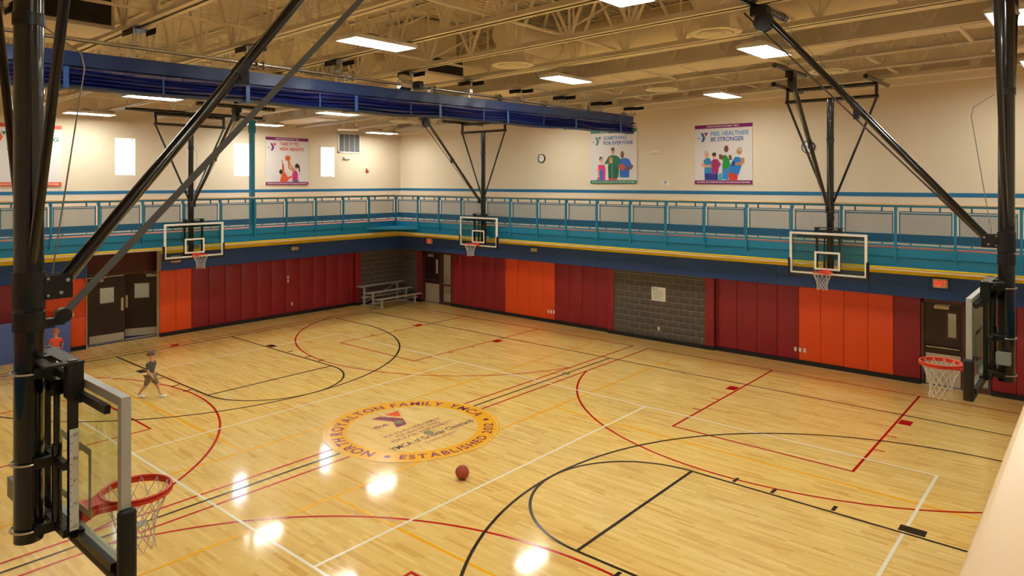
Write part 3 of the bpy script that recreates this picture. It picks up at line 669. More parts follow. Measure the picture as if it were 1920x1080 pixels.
# ------------------------------------------------------------------ ducts and diffusers
def duct(name, label, a, b, r, n=24, seam=1.2):
    t = thing(name, label, 'duct', ((a[0]+b[0])/2, (a[1]+b[1])/2, (a[2]+b[2])/2-r), 'ventilation ducts')
    obj('duct_shell', MB().tube(a, b, r, n), M_tan2, t, smooth=40)
    d = Vector(b)-Vector(a); L = d.length; d.normalize(); k = seam
    while k < L-0.2:
        c = Vector(a)+d*k; obj('duct_seam', MB().tube(c-d*0.012, c+d*0.012, r+0.008, n), M_tan2, t, smooth=40); k += seam
    return t
DZ = 0.58
duct('round_duct', 'long round tan duct running between the roof joists', (-11.5, 2.64, zc(-11.5)+DZ), (12.5, 2.64, zc(12.5)+DZ), 0.43, 28, 2.4)
t = thing('flat_duct', 'flat rectangular tan duct between joists near the far wall', 'duct', (0, 4.46, zc(0)+0.1), 'ventilation ducts')
mb = MB()
def taper(xa, ya0, ya1, xb, yb0, yb1, z0, z1):
    mb.add([(xa,ya0,zc(xa)+z0),(xb,yb0,zc(xb)+z0),(xb,yb1,zc(xb)+z0),(xa,ya1,zc(xa)+z0),(xa,ya0,zc(xa)+z1),(xb,yb0,zc(xb)+z1),(xb,yb1,zc(xb)+z1),(xa,ya1,zc(xa)+z1)], [(3,2,1,0),(4,5,6,7),(0,1,5,4),(1,2,6,5),(2,3,7,6),(3,0,4,7)])
taper(-12.6, 3.78, 5.15, 6.6, 3.78, 5.15, 0.10, 0.55); taper(6.6, 3.78, 5.15, 7.6, 3.78, 4.55, 0.10, 0.5); taper(7.6, 3.78, 4.55, 12.6, 3.78, 4.55, 0.10, 0.5)
obj('duct_shell', mb, M_tan2, t)
for x in (-10, -7.5, -5, -2.5, -0.2, 2.3, 4.1, 5.9): obj('duct_seam', MB().box(x-0.015, x+0.015, 3.76, 5.17, zc(x)+0.08, zc(x)+0.56), M_tan2, t)
for x in (-9.2, -3.6, 3.4, 6.0, 9.4): obj('trapeze_bar', MB().bar((x, 3.5, zc(x)+0.03), (x, 5.4, zc(x)+0.03), 0.05, 0.05), M_tan, t)
def diffuser(x, y, label):
    z = zc(x)-0.05
    t = thing('round_diffuser', label, 'diffuser', (x, y, z), 'round ceiling diffusers')
    obj('outer_ring', MB().lathe([(0.43, 0.03), (0.43, 0.015), (0.40, 0.0), (0.30, 0.012), (0.28, 0.05)], 32, (x, y, z)), M_tan, t, smooth=40)
    obj('inner_cone', MB().lathe([(0.275, 0.005), (0.25, -0.012), (0.17, 0.01), (0.16, 0.05)], 32, (x, y, z)), M_tan, t, smooth=40)
    obj('inner_cone', MB().lathe([(0.145, 0.002), (0.12, -0.012), (0.001, 0.0)], 32, (x, y, z)), M_tan, t, smooth=40)
    s = 1 if y < 2.6 else -1; zt = zc(x)+DZ
    obj('neck', MB().tube((x, y, z+0.02), (x, y, zt+0.1), 0.24, 20), M_tan2, t, smooth=40)
    pts = [(x, y, zt-0.02), (x, y+s*0.12, zt), (x, 2.64 if s > 0 else 5.1, zt)]
    obj('branch_duct', MB().lathe([(0.001, -0.3), (0.3, -0.3), (0.3, 2.20-y)], 20, (x, y, zt), 'y') if s > 0 else MB().tube((x, y+0.3, zt), (x, 5.20, zt), 0.3, 20), M_tan2, t, smooth=40)
for x, y, l in [(2.05,0.90,'round ceiling diffuser left of the upper middle light'),(6.35,1.05,'round ceiling diffuser at the top beside the right hoop motor'),(2.5,6.32,'round ceiling diffuser above the right purple poster'),(6.53,6.55,'round ceiling diffuser behind the far right hoop frame'),(-8.6,0.95,'round ceiling diffuser behind the left hoop strut'),(-8.0,6.45,'round ceiling diffuser below the middle of the curtain'),(-11.9,7.0,'round ceiling diffuser just above the wall vent'),(10.0,6.5,'round ceiling diffuser at the right edge of the picture'),(-2.4,0.95,'round ceiling diffuser behind the blue curtain')]: diffuser(x, y, l)
def retbox(x0, x1, y0, y1, z0, z1, label, riser):
    t = thing('return_box', label, 'duct box', ((x0+x1)/2, (y0+y1)/2, z0), 'return air boxes')
    b = MB().box(x0, x1, y0, y1, z0, z1); obj('box_shell', b, M_tan2, t)
    g = obj('grille', MB().box(x1, x1+0.012, y0+0.05, y1-0.05, z0+0.06, z1-0.05), M_dark, t)
    for k in range(5): zz = z0+0.1+k*(z1-z0-0.2)/4; obj('slat', MB().box(x1+0.012, x1+0.02, y0+0.05, y1-0.05, zz-0.006, zz+0.006), M_dark, g)
    if riser: obj('riser', MB().box(x0+0.1, x1-0.15, y0+0.1, y1-0.1, z1, 8.9), M_tan2, t)
retbox(-1.6, -0.05, 0.42, 1.60, zc(-0.5)+0.02, zc(-0.5)+0.45, 'boxy return air duct with dark grille above the curtain', True)
retbox(-2.4, -0.5, -7.15, -5.72, zc(-1)+0.02, zc(-1)+0.55, 'boxy return air duct with dark grille at upper left', True)

# ------------------------------------------------------------------ divider curtain
CX = 0.08; CY0, CY1 = -10.3, 8.70
t = thing('divider_curtain', 'rolled up blue divider curtain hanging below the roof', 'curtain', (CX, (CY0+CY1)/2, 6.6))
def sheet(za, zb, x0, amp, nz, fr, sag=0.0):
    mb = MB(); n = 200; vs = []
    for i in range(n+1):
        y = CY0+(CY1-CY0)*i/n
        for j in range(nz+1):
            q = j/nz; ph = fr*y+1.3*math.sin(0.7*y)
            vs.append((x0+amp*math.sin(ph+q*2.0)*(0.3+0.7*q)+0.4*amp*math.sin(2.7*ph), y, za+(zb-za)*q+sag*math.sin(2.3*y)+0.0105*(y+7)))
    m = nz+1
    return mb.add(vs, [(i*m+j, (i+1)*m+j, (i+1)*m+j+1, i*m+j+1) for i in range(n) for j in range(nz)])
obj('valance', sheet(7.10, 6.90, CX+0.16, 0.012, 5, 9.0), M_curt, t, smooth=80)
obj('valance', sheet(7.10, 6.92, CX-0.16, 0.012, 5, 8.0), M_curt, t, smooth=80)
obj('valance_top', MB().bar((CX, CY0, 7.10+0.0105*(CY0+7)), (CX, CY1, 7.10+0.0105*(CY1+7)), 0.32, 0.01), M_curt, t)
obj('mesh_sheet', sheet(6.93, 6.80, CX+0.12, 0.015, 3, 5.0), M_mesh, t, smooth=80)
STR = [-6.62, -3.92, -1.69, 0.54, 2.78, 5.62, 7.9]
def roll(k, zb, hh, wx):
    mb = MB(); n = 160; m = 10; vs = []
    for i in range(n+1):
        y = CY0+(CY1-0.06*k-CY0)*i/n; d = min(abs(y-s) for s in STR+[-8.9]); pinch = 1.0+0.10*min(d, 0.9)
        sg = 0.02*math.sin(1.1*y+k)*0.6-0.025*min(d, 1.1)
        for j in range(m):
            q = 2*PI*j/m; vs.append((CX+0.03*math.sin(1.7*y+2*k)+wx*math.copysign(abs(math.cos(q))**0.6, math.cos(q)), y, zb+sg+0.0105*(y+7)+hh*pinch*0.5*math.copysign(abs(math.sin(q))**0.7, math.sin(q))))
    fs = [(i*m+j, (i+1)*m+j, (i+1)*m+(j+1)%m, i*m+(j+1)%m) for i in range(n) for j in range(m)]+[tuple(range(m)), tuple(n*m+j for j in range(m))]
    return mb.add(vs, fs)
for k in range(5): obj('fold', roll(k, 6.625+0.055*k, 0.058, 0.17+0.012*math.sin(k*2.1)), M_curt2 if k else M_curt, t, smooth=70)
for y in STR:
    dz = 0.0105*(y+7)
    obj('strap', MB().box(CX-0.2, CX+0.205, y-0.035, y+0.035, 6.575+dz, 6.585+dz).box(CX+0.195, CX+0.205, y-0.035, y+0.035, 6.58+dz, 6.88+dz).box(CX-0.205, CX-0.195, y-0.035, y+0.035, 6.58+dz, 6.88+dz), M_strapb, t)
for y in (-5.3, -2.5, -0.3, 1.93, 4.2): dz = 0.0105*(y+7); obj('tie_cord', MB().box(CX+0.19, CX+0.196, y-0.012, y+0.012, 6.6+dz, 6.86+dz), M_strapb, t)
PZ = 7.31
obj('drive_pipe', MB().tube((CX, CY0-0.3, PZ), (CX, 8.9, PZ), 0.03, 12), M_chrome, t, smooth=40)
for y in (-3.6, -1.72, 0.46, 2.64, 4.42, 6.4, 8.38): obj('cable_drum', MB().lathe([(0.03, -0.07), (0.085, -0.07), (0.085, -0.05), (0.045, -0.04), (0.045, 0.04), (0.085, 0.05), (0.085, 0.07), (0.03, 0.07)], 18, (CX, y, PZ), 'y'), M_chrome, t, smooth=30)
obj('motor', MB().lathe([(0.001, -0.19), (0.09, -0.19), (0.11, -0.1), (0.11, 0.08), (0.07, 0.12), (0.001, 0.12)], 20, (CX+0.02, -0.28, PZ-0.01), 'y').box(CX-0.08, CX+0.08, -0.40, -0.16, PZ+0.08, PZ+0.2), M_chrome, t, smooth=30)
obj('control_box', MB().box(CX-0.06, CX+0.14, -0.02, 0.10, PZ-0.08, PZ+0.1), M_black2, t)
for y in JY[1:]:
    y -= 0.12; z = zc(0)-0.06
    mb = MB(); mb.box(CX-0.28, CX+0.08, y-0.05, y+0.22, z-0.0, z+0.006).box(CX-0.28, CX+0.10, y-0.05, y-0.044, z-0.09, z).box(CX-0.08, CX+0.28, y+0.22, y+0.226, z-0.07, z+0.02)
    br_ = obj('hanger_bracket', mb, M_black2, t)
    for dx_ in (-0.05, 0.06): obj('hanger_rod', MB().tube((CX+dx_, y+0.02, PZ+0.08), (CX+dx_, y+0.02, z), 0.007, 6), M_cable, br_)
    obj('pipe_hanger', MB().box(CX-0.07, CX+0.08, y-0.03, y+0.07, PZ+0.02, PZ+0.09).box(CX-0.012, CX+0.012, y, y+0.03, PZ-0.2, PZ-0.03), M_chrome, br_)
mb = MB(); rr = random.Random(3)
for k in range(6):
    y0 = CY1-0.05; z0 = 6.78+0.06*k; mb.add([(CX-0.17, y0, z0), (CX+0.17, y0, z0), (CX+0.15, y0+rr.uniform(0.1, 0.32), z0+rr.uniform(-0.03, 0.05)), (CX-0.15, y0+rr.uniform(0.05, 0.25), z0+rr.uniform(-0.03, 0.06)), (CX-0.17, y0, z0+0.03), (CX+0.17, y0, z0+0.03)], [(0,1,2,3),(4,5,2,3),(0,1,5,4),(1,2,5),(0,3,4)])
obj('loose_end', mb, M_curt, t)

# ------------------------------------------------------------------ basketball backstops
def net_mb(c, R):
    mb = MB(); lev = [(0.0, R-0.005), (-0.11, 0.185), (-0.19, 0.150), (-0.25, 0.130), (-0.31, 0.118), (-0.37, 0.118), (-0.43, 0.128)]
    n = 12; P_ = []
    for k, (z, r) in enumerate(lev):
        row = []
        for i in range(n):
            a = 2*PI*(i+(0.5 if k % 2 else 0))/n; jz = 0.008*math.sin(i*2.7+k) if k else 0
            row.append((c[0]+r*math.cos(a), c[1]+r*math.sin(a), c[2]+z+jz))
        P_.append(row)
    for k in range(len(lev)-1):
        for i in range(n):
            j = (i+1) % n if k % 2 else (i-1) % n
            mb.tube(P_[k][i], P_[k+1][i], 0.0033, 4, cap=False); mb.tube(P_[k][i], P_[k+1][j], 0.0033, 4, cap=False)
    return mb
BB = {}
def shared(key, fn):
    if key not in BB: BB[key] = fn()
    return BB[key]
def backstop(label, bx, by, rz, zceil, yb=2.57, ns='y', ruler=False, reel=False, vx=1.06, my=-0.28):
    t = thing('basketball_hoop', label, 'basketball hoop', (bx, by, 0), 'suspended basketball hoops', (0, 0, rz), world=False)
    z0, z1, hw = 2.93, 3.99, 0.915
    def part(nm, mb, m, smooth=None, parent=None): return obj(nm, mb, m, parent or t, smooth=smooth, loc=(0, 0, 0))
    f = 0.055
    part('board_frame', MB().box(-hw, hw, -0.055, 0, z0, z0+f).box(-hw, hw, -0.055, 0, z1-f, z1).box(-hw, -hw+f, -0.055, 0, z0+f, z1-f).box(hw-f, hw, -0.055, 0, z0+f, z1-f), M_white if not ruler else M_alu)
    part('glass_board', MB().box(-hw+f, hw-f, -0.026, -0.014, z0+f, z1-f), M_glassb)
    q = 0.305; s0, s1 = 3.06, 3.52
    part('target_square', MB().box(-q, q, -0.014, -0.012, s1-0.05, s1).box(-q, q, -0.014, -0.012, s0, s0+0.05).box(-q, -q+0.05, -0.014, -0.012, s0+0.05, s1-0.05).box(q-0.05, q, -0.014, -0.012, s0+0.05, s1-0.05), M_white)
    for s in (-1, 1):
        pm = shared(('sp',), lambda: bevbox(0.06, 0.105, 0.46, 0.025, 3, 'side_padding')); obj('side_padding', pm, M_pad, t, loc=(s*(hw+0.01), -0.028, 3.10))
    obj('bottom_padding', shared(('bp',), lambda: bevbox(1.88, 0.105, 0.07, 0.025, 3, 'bottom_padding')), M_pad, t, loc=(0, -0.028, z0-0.02))
    # rim
    R = 0.2286; ry = 0.151+R; rc = (0, ry, 3.05)
    rim = part('rim', MB().torus(rc, R, 0.010, 40, 8), M_rim, 60)
    part('rim_flange', MB().lathe([(R-0.008, -0.012), (R-0.008, -0.04), (R+0.01, -0.035), (R+0.012, -0.01)], 40, rc), M_rim, 40, rim) if ruler else None
    part('rim_mount', MB().box(-0.09, 0.09, 0.0, 0.02, 2.93, 3.07).box(-0.075, 0.075, 0.02, 0.17, 3.035, 3.05)
         .add([(-0.07, 0.02, 3.035), (0.07, 0.02, 3.035), (0.07, 0.02, 2.95), (-0.07, 0.02, 2.95), (-0.06, 0.18, 3.035), (0.06, 0.18, 3.035), (0.06, 0.18, 3.01), (-0.06, 0.18, 3.01)], [(0,1,5,4),(1,2,6,5),(2,3,7,6),(3,0,4,7),(0,3,2,1),(4,5,6,7)])
         .bar((-0.06, 0.06, 3.0), (-0.19, 0.24, 3.035), 0.02, 0.03).bar((0.06, 0.06, 3.0), (0.19, 0.24, 3.035), 0.02, 0.03), M_rim, None, rim)
    me = shared('net', lambda: net_mb((0, 0, 0), R).mesh('net', 60)); obj('net', me, M_net, t, loc=rc)
    # height adjuster behind the board
    for s in (-1, 1):
        part('slide_tube', MB().box(s*0.27-0.025, s*0.27+0.025, -0.135, -0.085, 2.98, 4.12), M_black)
        part('slide_cap', MB().box(s*0.27-0.045, s*0.27+0.045, -0.15, -0.06, 3.88, 4.10), M_black2)
        part('board_arm', MB().box(s*0.27-0.03, s*0.27+0.03, -0.085, -0.05, 3.84, 3.9), M_black2); part('board_arm', MB().box(s*0.27-0.03, s*0.27+0.03, -0.085, -0.05, 2.95, 3.02), M_black2)
    part('top_plate', MB().box(-0.33, 0.33, -0.16, -0.06, 4.10, 4.115).box(-0.33, 0.33, my, -0.22, 4.10, 4.115).box(-0.33, -0.25, -0.22, -0.16, 4.10, 4.115).box(0.25, 0.33, -0.22, -0.16, 4.10, 4.115).box(-0.03, 0.03, -0.22, -0.16, 4.10, 4.118), M_black2)
    part('rear_channel', MB().box(-0.75, 0.75, -0.088, -0.055, 3.865, 3.915), M_black2); part('rear_channel', MB().box(-0.85, 0.85, -0.09, -0.055, 2.95, 3.0), M_black2)
    for z in (4.03, 3.45, 3.02):
        part('mast_arm', MB().box(-0.29, 0.29, -0.17, -0.135, z-0.025, z+0.025).box(-0.12, -0.08, my-0.0, -0.13, z-0.03, z+0.03).box(0.08, 0.12, my-0.0, -0.13, z-0.03, z+0.03), M_black2)
        part('u_bolt', MB().torus((0, my, z), 0.10, 0.008, 24, 8, PI, 2*PI).tube((-0.10, my, z), (-0.10, -0.12, z), 0.008, 8).tube((0.10, my, z), (0.10, -0.12, z), 0.008, 8), M_chrome, 50)
    part('actuator', MB().tube((0.1, -0.15, 3.05), (0.1, -0.15, 3.55), 0.03, 12).tube((0.1, -0.15, 3.55), (0.1, -0.15, 3.95), 0.02, 12).box(0.05, 0.15, -0.2, -0.1, 3.88, 3.98), M_black, 40)
    part('motor_box', MB().box(-0.24, -0.11, my-0.06, my+0.08, 3.17, 3.30), M_greybox)
    if ruler:
        rl = part('height_ruler', MB().box(0.295, 0.299, -0.136, -0.084, 3.03, 3.68), M_white)
        mb = MB(); fn = lambda u, v, d: (0.2996, u, v)
        for k in range(14): zz = 3.05+k*0.045; mb.box(0.299, 0.2998, -0.134, -0.134+(0.016 if k % 3 == 0 else 0.009), zz, zz+0.003)
        for s_, zz in (("8'0\"", 3.63), ("8'6\"", 3.48), ("9'", 3.335), ("9'6\"", 3.19), ("10'0\"", 3.045)): put_text(mb, s_, fn, -0.116, zz, 0.022, 0.030 if len(s_) > 2 else 0.016)
        part('ruler_marks', mb, M_ink, None, rl)
    # mast and roof frame
    zb = zceil-0.42
    part('mast', MB().tube((0, my, 2.94), (0, my, zb), 0.084, 24), M_black, 40)
    for za, zb_ in ((4.45, 4.68), (4.30, 4.42), (6.28, 6.36)): part('mast_collar', MB().tube((0, my, za), (0, my, zb_), 0.092, 24), M_black2, 40)
    for x in (-0.045, 0.033): part('brace_bracket', MB().box(x, x+0.012, my+0.07, -0.04, 4.49, 4.65), M_black2)
    if reel: part('reel_arm', MB().box(-0.03, 0.03, my+0.07, my+0.14, 4.30, 4.36).box(-0.02, 0.02, my+0.12, -0.08, 4.31, 4.345), M_black2)
    part('bolt', MB().tube((-0.052, -0.07, 4.61), (0.052, -0.07, 4.61), 0.013, 8).tube((-0.052, -0.11, 4.53), (0.052, -0.11, 4.53), 0.013, 8).tube((-0.07, my+0.09, 4.63), (0.07, my+0.09, 4.63), 0.01, 8).tube((-0.07, my+0.09, 4.52), (0.07, my+0.09, 4.52), 0.01, 8), M_chrome, 40)
    if reel: part('pulley', MB().lathe([(0.001, -0.03), (0.048, -0.03), (0.048, 0.03), (0.001, 0.03)], 20, (0, -0.085, 4.37), 'x'), M_black2, 30)
    ztop = zceil-0.12
    p0 = Vector((0, -0.08, 4.61)); p1 = Vector((0, yb, ztop)); pm = p0.lerp(p1, 0.52)
    part('main_brace', MB().tube(p0, p1, 0.043, 18), M_black, 40)
    part('brace_joint', MB().tube(p0.lerp(p1, 0.50), p0.lerp(p1, 0.54), 0.05, 18).box(-0.03, 0.03, pm.y-0.02, pm.y+0.05, pm.z-0.14, pm.z-0.02), M_black2, 40)
    p0b = Vector((0, -0.085, 4.37)) if reel else Vector((0, -0.04, 4.60)); p1b = Vector((0.0, 3.0 if reel else 2.86, ztop)); part('safety_strap', MB().bar(p0b, p1b, 0.006, 0.05 if reel else 0.022, (0, -1, 1)), M_strap if reel else M_strapd)
    part('hoist_cable', MB().tube((0.07, -0.05, 4.6), (0.07, yb-0.1, ztop+0.05), 0.004, 6).path([(-0.05, my+0.1, 6.3), (-0.05, my+0.32, 6.15), (-0.05, my+0.34, 6.05), (-0.03, my+0.14, 4.65)], 0.005, 6), M_cable, 60)
    for s in (-1, 1):
        part('side_brace', MB().tube((s*vx, my, zb-0.04), (s*0.075, my, 4.75), 0.03, 12), M_black, 40)
        part('hanger', MB().box(s*vx-0.03, s*vx+0.03, my-0.03, my+0.03, zb-0.05, zceil-0.08), M_black2)
    part('pivot_bar', MB().tube((-vx-0.05, my, zb), (vx+0.05, my, zb), 0.045, 14), M_black, 40)
    part('cross_beam', MB().tube((-vx, my, zceil-0.12), (vx, my, zceil-0.12), 0.05, 14), M_black, 40)
    if ns == 'y':
        for x in (-vx, vx): part('roof_pipe', MB().tube((x, my-1.1, zceil-0.05), (x, my+1.0, zceil-0.05), 0.055, 14), M_black, 40)
        part('roof_pipe', MB().tube((0, yb-0.9, zceil-0.05), (0, yb+1.0, zceil-0.05), 0.055, 14), M_black, 40)
    else:
        part('roof_pipe', MB().tube((-2.4, my, zceil-0.03), (1.9, my, zceil-0.03), 0.055, 14), M_black, 40)
        part('roof_pipe', MB().tube((-1.15, yb+0.05, zceil-0.03), (1.15, yb+0.05, zceil-0.03), 0.06, 14), M_black, 40)
        for x in (-1.0, -0.9, 0.9, 1.0): part('pipe_clamp', MB().torus((x, yb+0.05, zceil-0.03), 0.066, 0.006, 20, 6, 0, 2*PI, 'yz'), M_chrome, 40)
    part('winch', MB().lathe([(0.001, -0.06), (0.14, -0.06), (0.14, 0.06), (0.001, 0.06)], 8, (0, yb-0.05, zceil-0.30), 'x').box(-0.09, 0.09, yb-0.12, yb+0.12, zceil-0.2, zceil-0.07), M_black2, 20)
    return t
backstop('hanging basketball hoop in front of the left wall double door', -10.13, 0, -PI/2, zc(-10.1), 2.57, 'x')
backstop('hanging basketball hoop by the far wall left of the orange pads', -5.985, 8.33, PI, zc(-6))
backstop('hanging basketball hoop by the far wall over the right orange pads', 5.985, 8.33, PI, zc(6))
backstop('hanging basketball hoop seen side on at the right edge', 10.13, 0, PI/2, zc(10.1), 2.62, 'x', True)
backstop('largest hanging basketball hoop, seen from behind at lower left', 5.985, -8.262, 0, zc(6), 2.35, 'y', True, True)

# ------------------------------------------------------------------ posters
def posterplane(side, a, z):
    if side == 'W': return lambda u, v, d: (WX+0.04+d, a+u, z+v)
    return lambda u, v, d: (a+u, NY-0.04-d, z+v)
def ell(c, rx, ry, n=20, rot=0):
    cr, sr = math.cos(rot), math.sin(rot); o = []
    for k in range(n):
        x = rx*math.cos(2*PI*k/n); y = ry*math.sin(2*PI*k/n); o.append((c[0]+x*cr-y*sr, c[1]+x*sr+y*cr))
    return o
SK1, SK2, SK3 = (226, 168, 132), (120, 76, 54), (198, 134, 98)
def limb(a, b, w0, w1):
    d = Vector((b[0]-a[0], b[1]-a[1])).normalized(); n_ = Vector((-d.y, d.x))
    return [(a[0]+n_.x*w0, a[1]+n_.y*w0), (a[0]-n_.x*w0, a[1]-n_.y*w0), (b[0]-n_.x*w1, b[1]-n_.y*w1), (b[0]+n_.x*w1, b[1]+n_.y*w1)]
def poster(label, side, a, W, z, H, band, lines, ycol, tcol, figs, head=True):
    fn = posterplane(side, a, z)
    base = (WX+0.02, a+W/2, z) if side == 'W' else (a+W/2, NY-0.02, z)
    t = thing('wall_poster', label, 'poster', base, 'hanging posters')
    body = MB().poly([(0, 0), (W, 0), (W, H), (0, H)], fn, -0.035, 0.0)
    obj('board', body, mat('poster_white', (228, 224, 222), 0.25), t)
    bh = 0.062*H
    for v0, v1 in ((0, bh), (H-bh, H)): obj('colour_band', MB().poly([(0, v0), (W, v0), (W, v1), (0, v1)], fn, 0.001), mat('poster_band_%d_%d_%d' % band, band, 0.3), t)
    mb = MB(); put_text(mb, 'DEVELOPING YOUTH, PROMOTING HEALTHY LIVING, BEING SOCIALLY RESPONSIBLE', fn, W/2, bh*0.32, bh*0.36, W*0.92, 'c', 0.02, 0.002)
    obj('small_print', mb, M_white, t); mb = MB()
    if head: put_text(mb, 'NORTH ROYALTON FAMILY YMCA', fn, W/2, H-bh*0.70, bh*0.42, W*0.56, 'c', 0.02, 0.002); obj('small_print', mb, M_white, t)
    s = 0.155*H; ox, oy = 0.105*W, 0.715*H
    yf = lambda pts: [(ox+(x+0.28)/0.77*s*0.85, oy+(y-0.25)/0.83*s) for x, y in pts]
    obj('y_emblem', MB().poly(yf(YC), fn, 0.002), mat('ink_%d_%d_%d' % ycol[0], ycol[0], 0.4), t); obj('emblem_triangle', MB().poly(yf(YT), fn, 0.002), mat('ink_%d_%d_%d' % ycol[1], ycol[1], 0.4), t)
    mb = MB(); put_text(mb, 'the', fn, 0.04*W, 0.765*H, 0.03*H, 0.06*W, 'l', 0.01, 0.002); obj('emblem_lettering', mb, mat('ink_%d_%d_%d' % ycol[0], ycol[0], 0.4), t)
    for (txt, u, v, h, wd, al), tc_ in zip(lines, tcol):
        mb = MB(); put_text(mb, txt, fn, u*W, v*H, h*H, wd*W, al, 0.025, 0.002); obj('headline', mb, mat('ink_%d_%d_%d' % tc_, tc_, 0.4), t)
    for i, (nm, pts, c) in enumerate(figs):
        obj(nm, MB().poly([(u*W, v*H) for u, v in pts], fn, 0.0015+0.0003*i), mat('ink_%d_%d_%d' % c, c, 0.4), t)
PUR = (136, 26, 106); GRN = (0, 122, 88); ORA = (226, 82, 30)
figC = [('print_legs',[(.15,.065),(.21,.065),(.2,.10),(.15,.10)],(40,36,44)),('print_arm',limb((.19,.33),(.15,.2),.022,.018),SK1),('print_torso',[(.17,.35),(.31,.35),(.335,.26),(.33,.065),(.155,.065),(.19,.24)],(226,56,126)),('print_head',ell((.24,.435),.038,.055),SK1),('print_hair',ell((.235,.46),.04,.045,16,.3),(70,44,36)),('print_face',ell((.248,.43),.03,.042),SK1),
        ('print_torso',[(.31,.37),(.40,.50),(.46,.525),(.54,.525),(.61,.50),(.67,.44),(.63,.36),(.62,.12),(.40,.12),(.40,.38),(.35,.36)],(14,112,62)),('print_head',ell((.495,.60),.038,.062),SK1),('print_hair',ell((.495,.635),.038,.032),(90,60,44)),
        ('print_torso',[(.39,.33),(.43,.355),(.53,.355),(.58,.33),(.63,.22),(.59,.09),(.40,.09)],(8,96,70)),('print_zip',[(.475,.09),(.481,.09),(.481,.35),(.475,.35)],(190,220,205)),('print_head',ell((.455,.425),.04,.056),SK1),('print_hair',ell((.455,.455),.042,.035),(196,150,96)),('print_shorts',[(.40,.065),(.6,.065),(.58,.1),(.41,.1)],(222,70,110)),
        ('print_shorts',[(.645,.065),(.85,.065),(.84,.12),(.645,.12)],(226,220,210)),('print_torso',[(.63,.42),(.68,.46),(.78,.465),(.85,.44),(.90,.34),(.86,.31),(.84,.115),(.65,.115)],(38,104,196)),('print_head',ell((.70,.53),.038,.066),SK2),('print_arm',limb((.89,.34),(.91,.29),.028,.024),SK2),('print_arm',limb((.91,.29),(.75,.27),.024,.02),SK2),('print_ball',ell((.695,.305),.068,.058),(206,84,44)),('print_mat',[(.21,.065),(.275,.065),(.275,.255),(.21,.255)],(44,110,210)),('print_hand',ell((.2,.14),.022,.018),SK1)]
poster('poster of four people with green bands and SOMETHING FOR EVERYONE', 'N', -2.66, 1.87, 5.205, 1.88, GRN, [('SOMETHING', .29, .815, .06, .50, 'l'), ('FOR EVERYONE', .29, .72, .062, .63, 'l')], ((10, 122, 96), (40, 70, 170)), ((70, 130, 200), (50, 80, 176)), figC)
figD = [('print_legs',[(.18,.065),(.33,.065),(.32,.2),(.175,.2)],(44,58,150)),('print_torso',[(.15,.39),(.20,.44),(.27,.44),(.30,.38),(.31,.18),(.17,.18),(.18,.33)],(52,140,196)),('print_head',ell((.215,.50),.042,.058),SK1),('print_hair',ell((.205,.52),.044,.05),(206,196,186)),('print_face',ell((.225,.49),.03,.042),SK1),('print_arm',limb((.15,.36),(.14,.31),.024,.022),SK1),('print_arm',limb((.14,.31),(.28,.30),.022,.018),SK1),('print_bottle',ell((.305,.31),.018,.05),(200,214,60)),
        ('print_legs',[(.33,.065),(.42,.065),(.41,.22),(.32,.22)],(48,60,140)),('print_cardigan',[(.29,.37),(.33,.42),(.41,.42),(.47,.33),(.43,.27),(.42,.18),(.3,.16),(.3,.3)],(150,60,140)),('print_torso',[(.335,.41),(.395,.41),(.41,.22),(.335,.22)],(176,36,70)),('print_head',ell((.35,.475),.036,.05),SK1),('print_hair',ell((.348,.50),.037,.032),(74,40,34)),
        ('print_shirt',[(.42,.065),(.49,.065),(.48,.18),(.43,.18)],(60,180,190)),('print_legs',[(.49,.085),(.60,.065),(.62,.27),(.49,.27)],(60,140,206)),('print_torso',[(.50,.47),(.55,.49),(.61,.42),(.63,.3),(.59,.25),(.49,.26),(.50,.38)],(26,146,62)),('print_arm',limb((.455,.50),(.46,.42),.02,.026),SK2),('print_arm',limb((.46,.42),(.52,.47),.026,.028),SK2),('print_head',ell((.56,.585),.038,.058),SK2),('print_arm',limb((.62,.48),(.64,.40),.026,.022),SK2),
        ('print_legs',[(.61,.065),(.75,.065),(.76,.17),(.60,.2)],(216,66,40)),('print_torso',[(.71,.45),(.76,.45),(.84,.42),(.82,.3),(.77,.15),(.60,.2),(.63,.33)],(40,124,202)),('print_head',ell((.78,.545),.045,.062),SK3),('print_hair',ell((.79,.575),.046,.034),(190,176,160)),('print_arm',limb((.835,.43),(.84,.34),.032,.028),SK3),('print_arm',limb((.84,.34),(.70,.33),.026,.02),SK3),('print_dumbbell',[(.67,.30),(.71,.30),(.71,.37),(.67,.37)],(36,52,130))]
poster('poster of four exercisers with purple bands and FEEL HEALTHIER', 'N', 1.325, 1.86, 5.20, 1.85, PUR, [('FEEL HEALTHIER', .29, .815, .068, .655, 'l'), ('BE STRONGER', .29, .72, .068, .57, 'l')], ((46, 110, 180), (120, 30, 110)), ((86, 150, 210), (54, 90, 176)), figD)
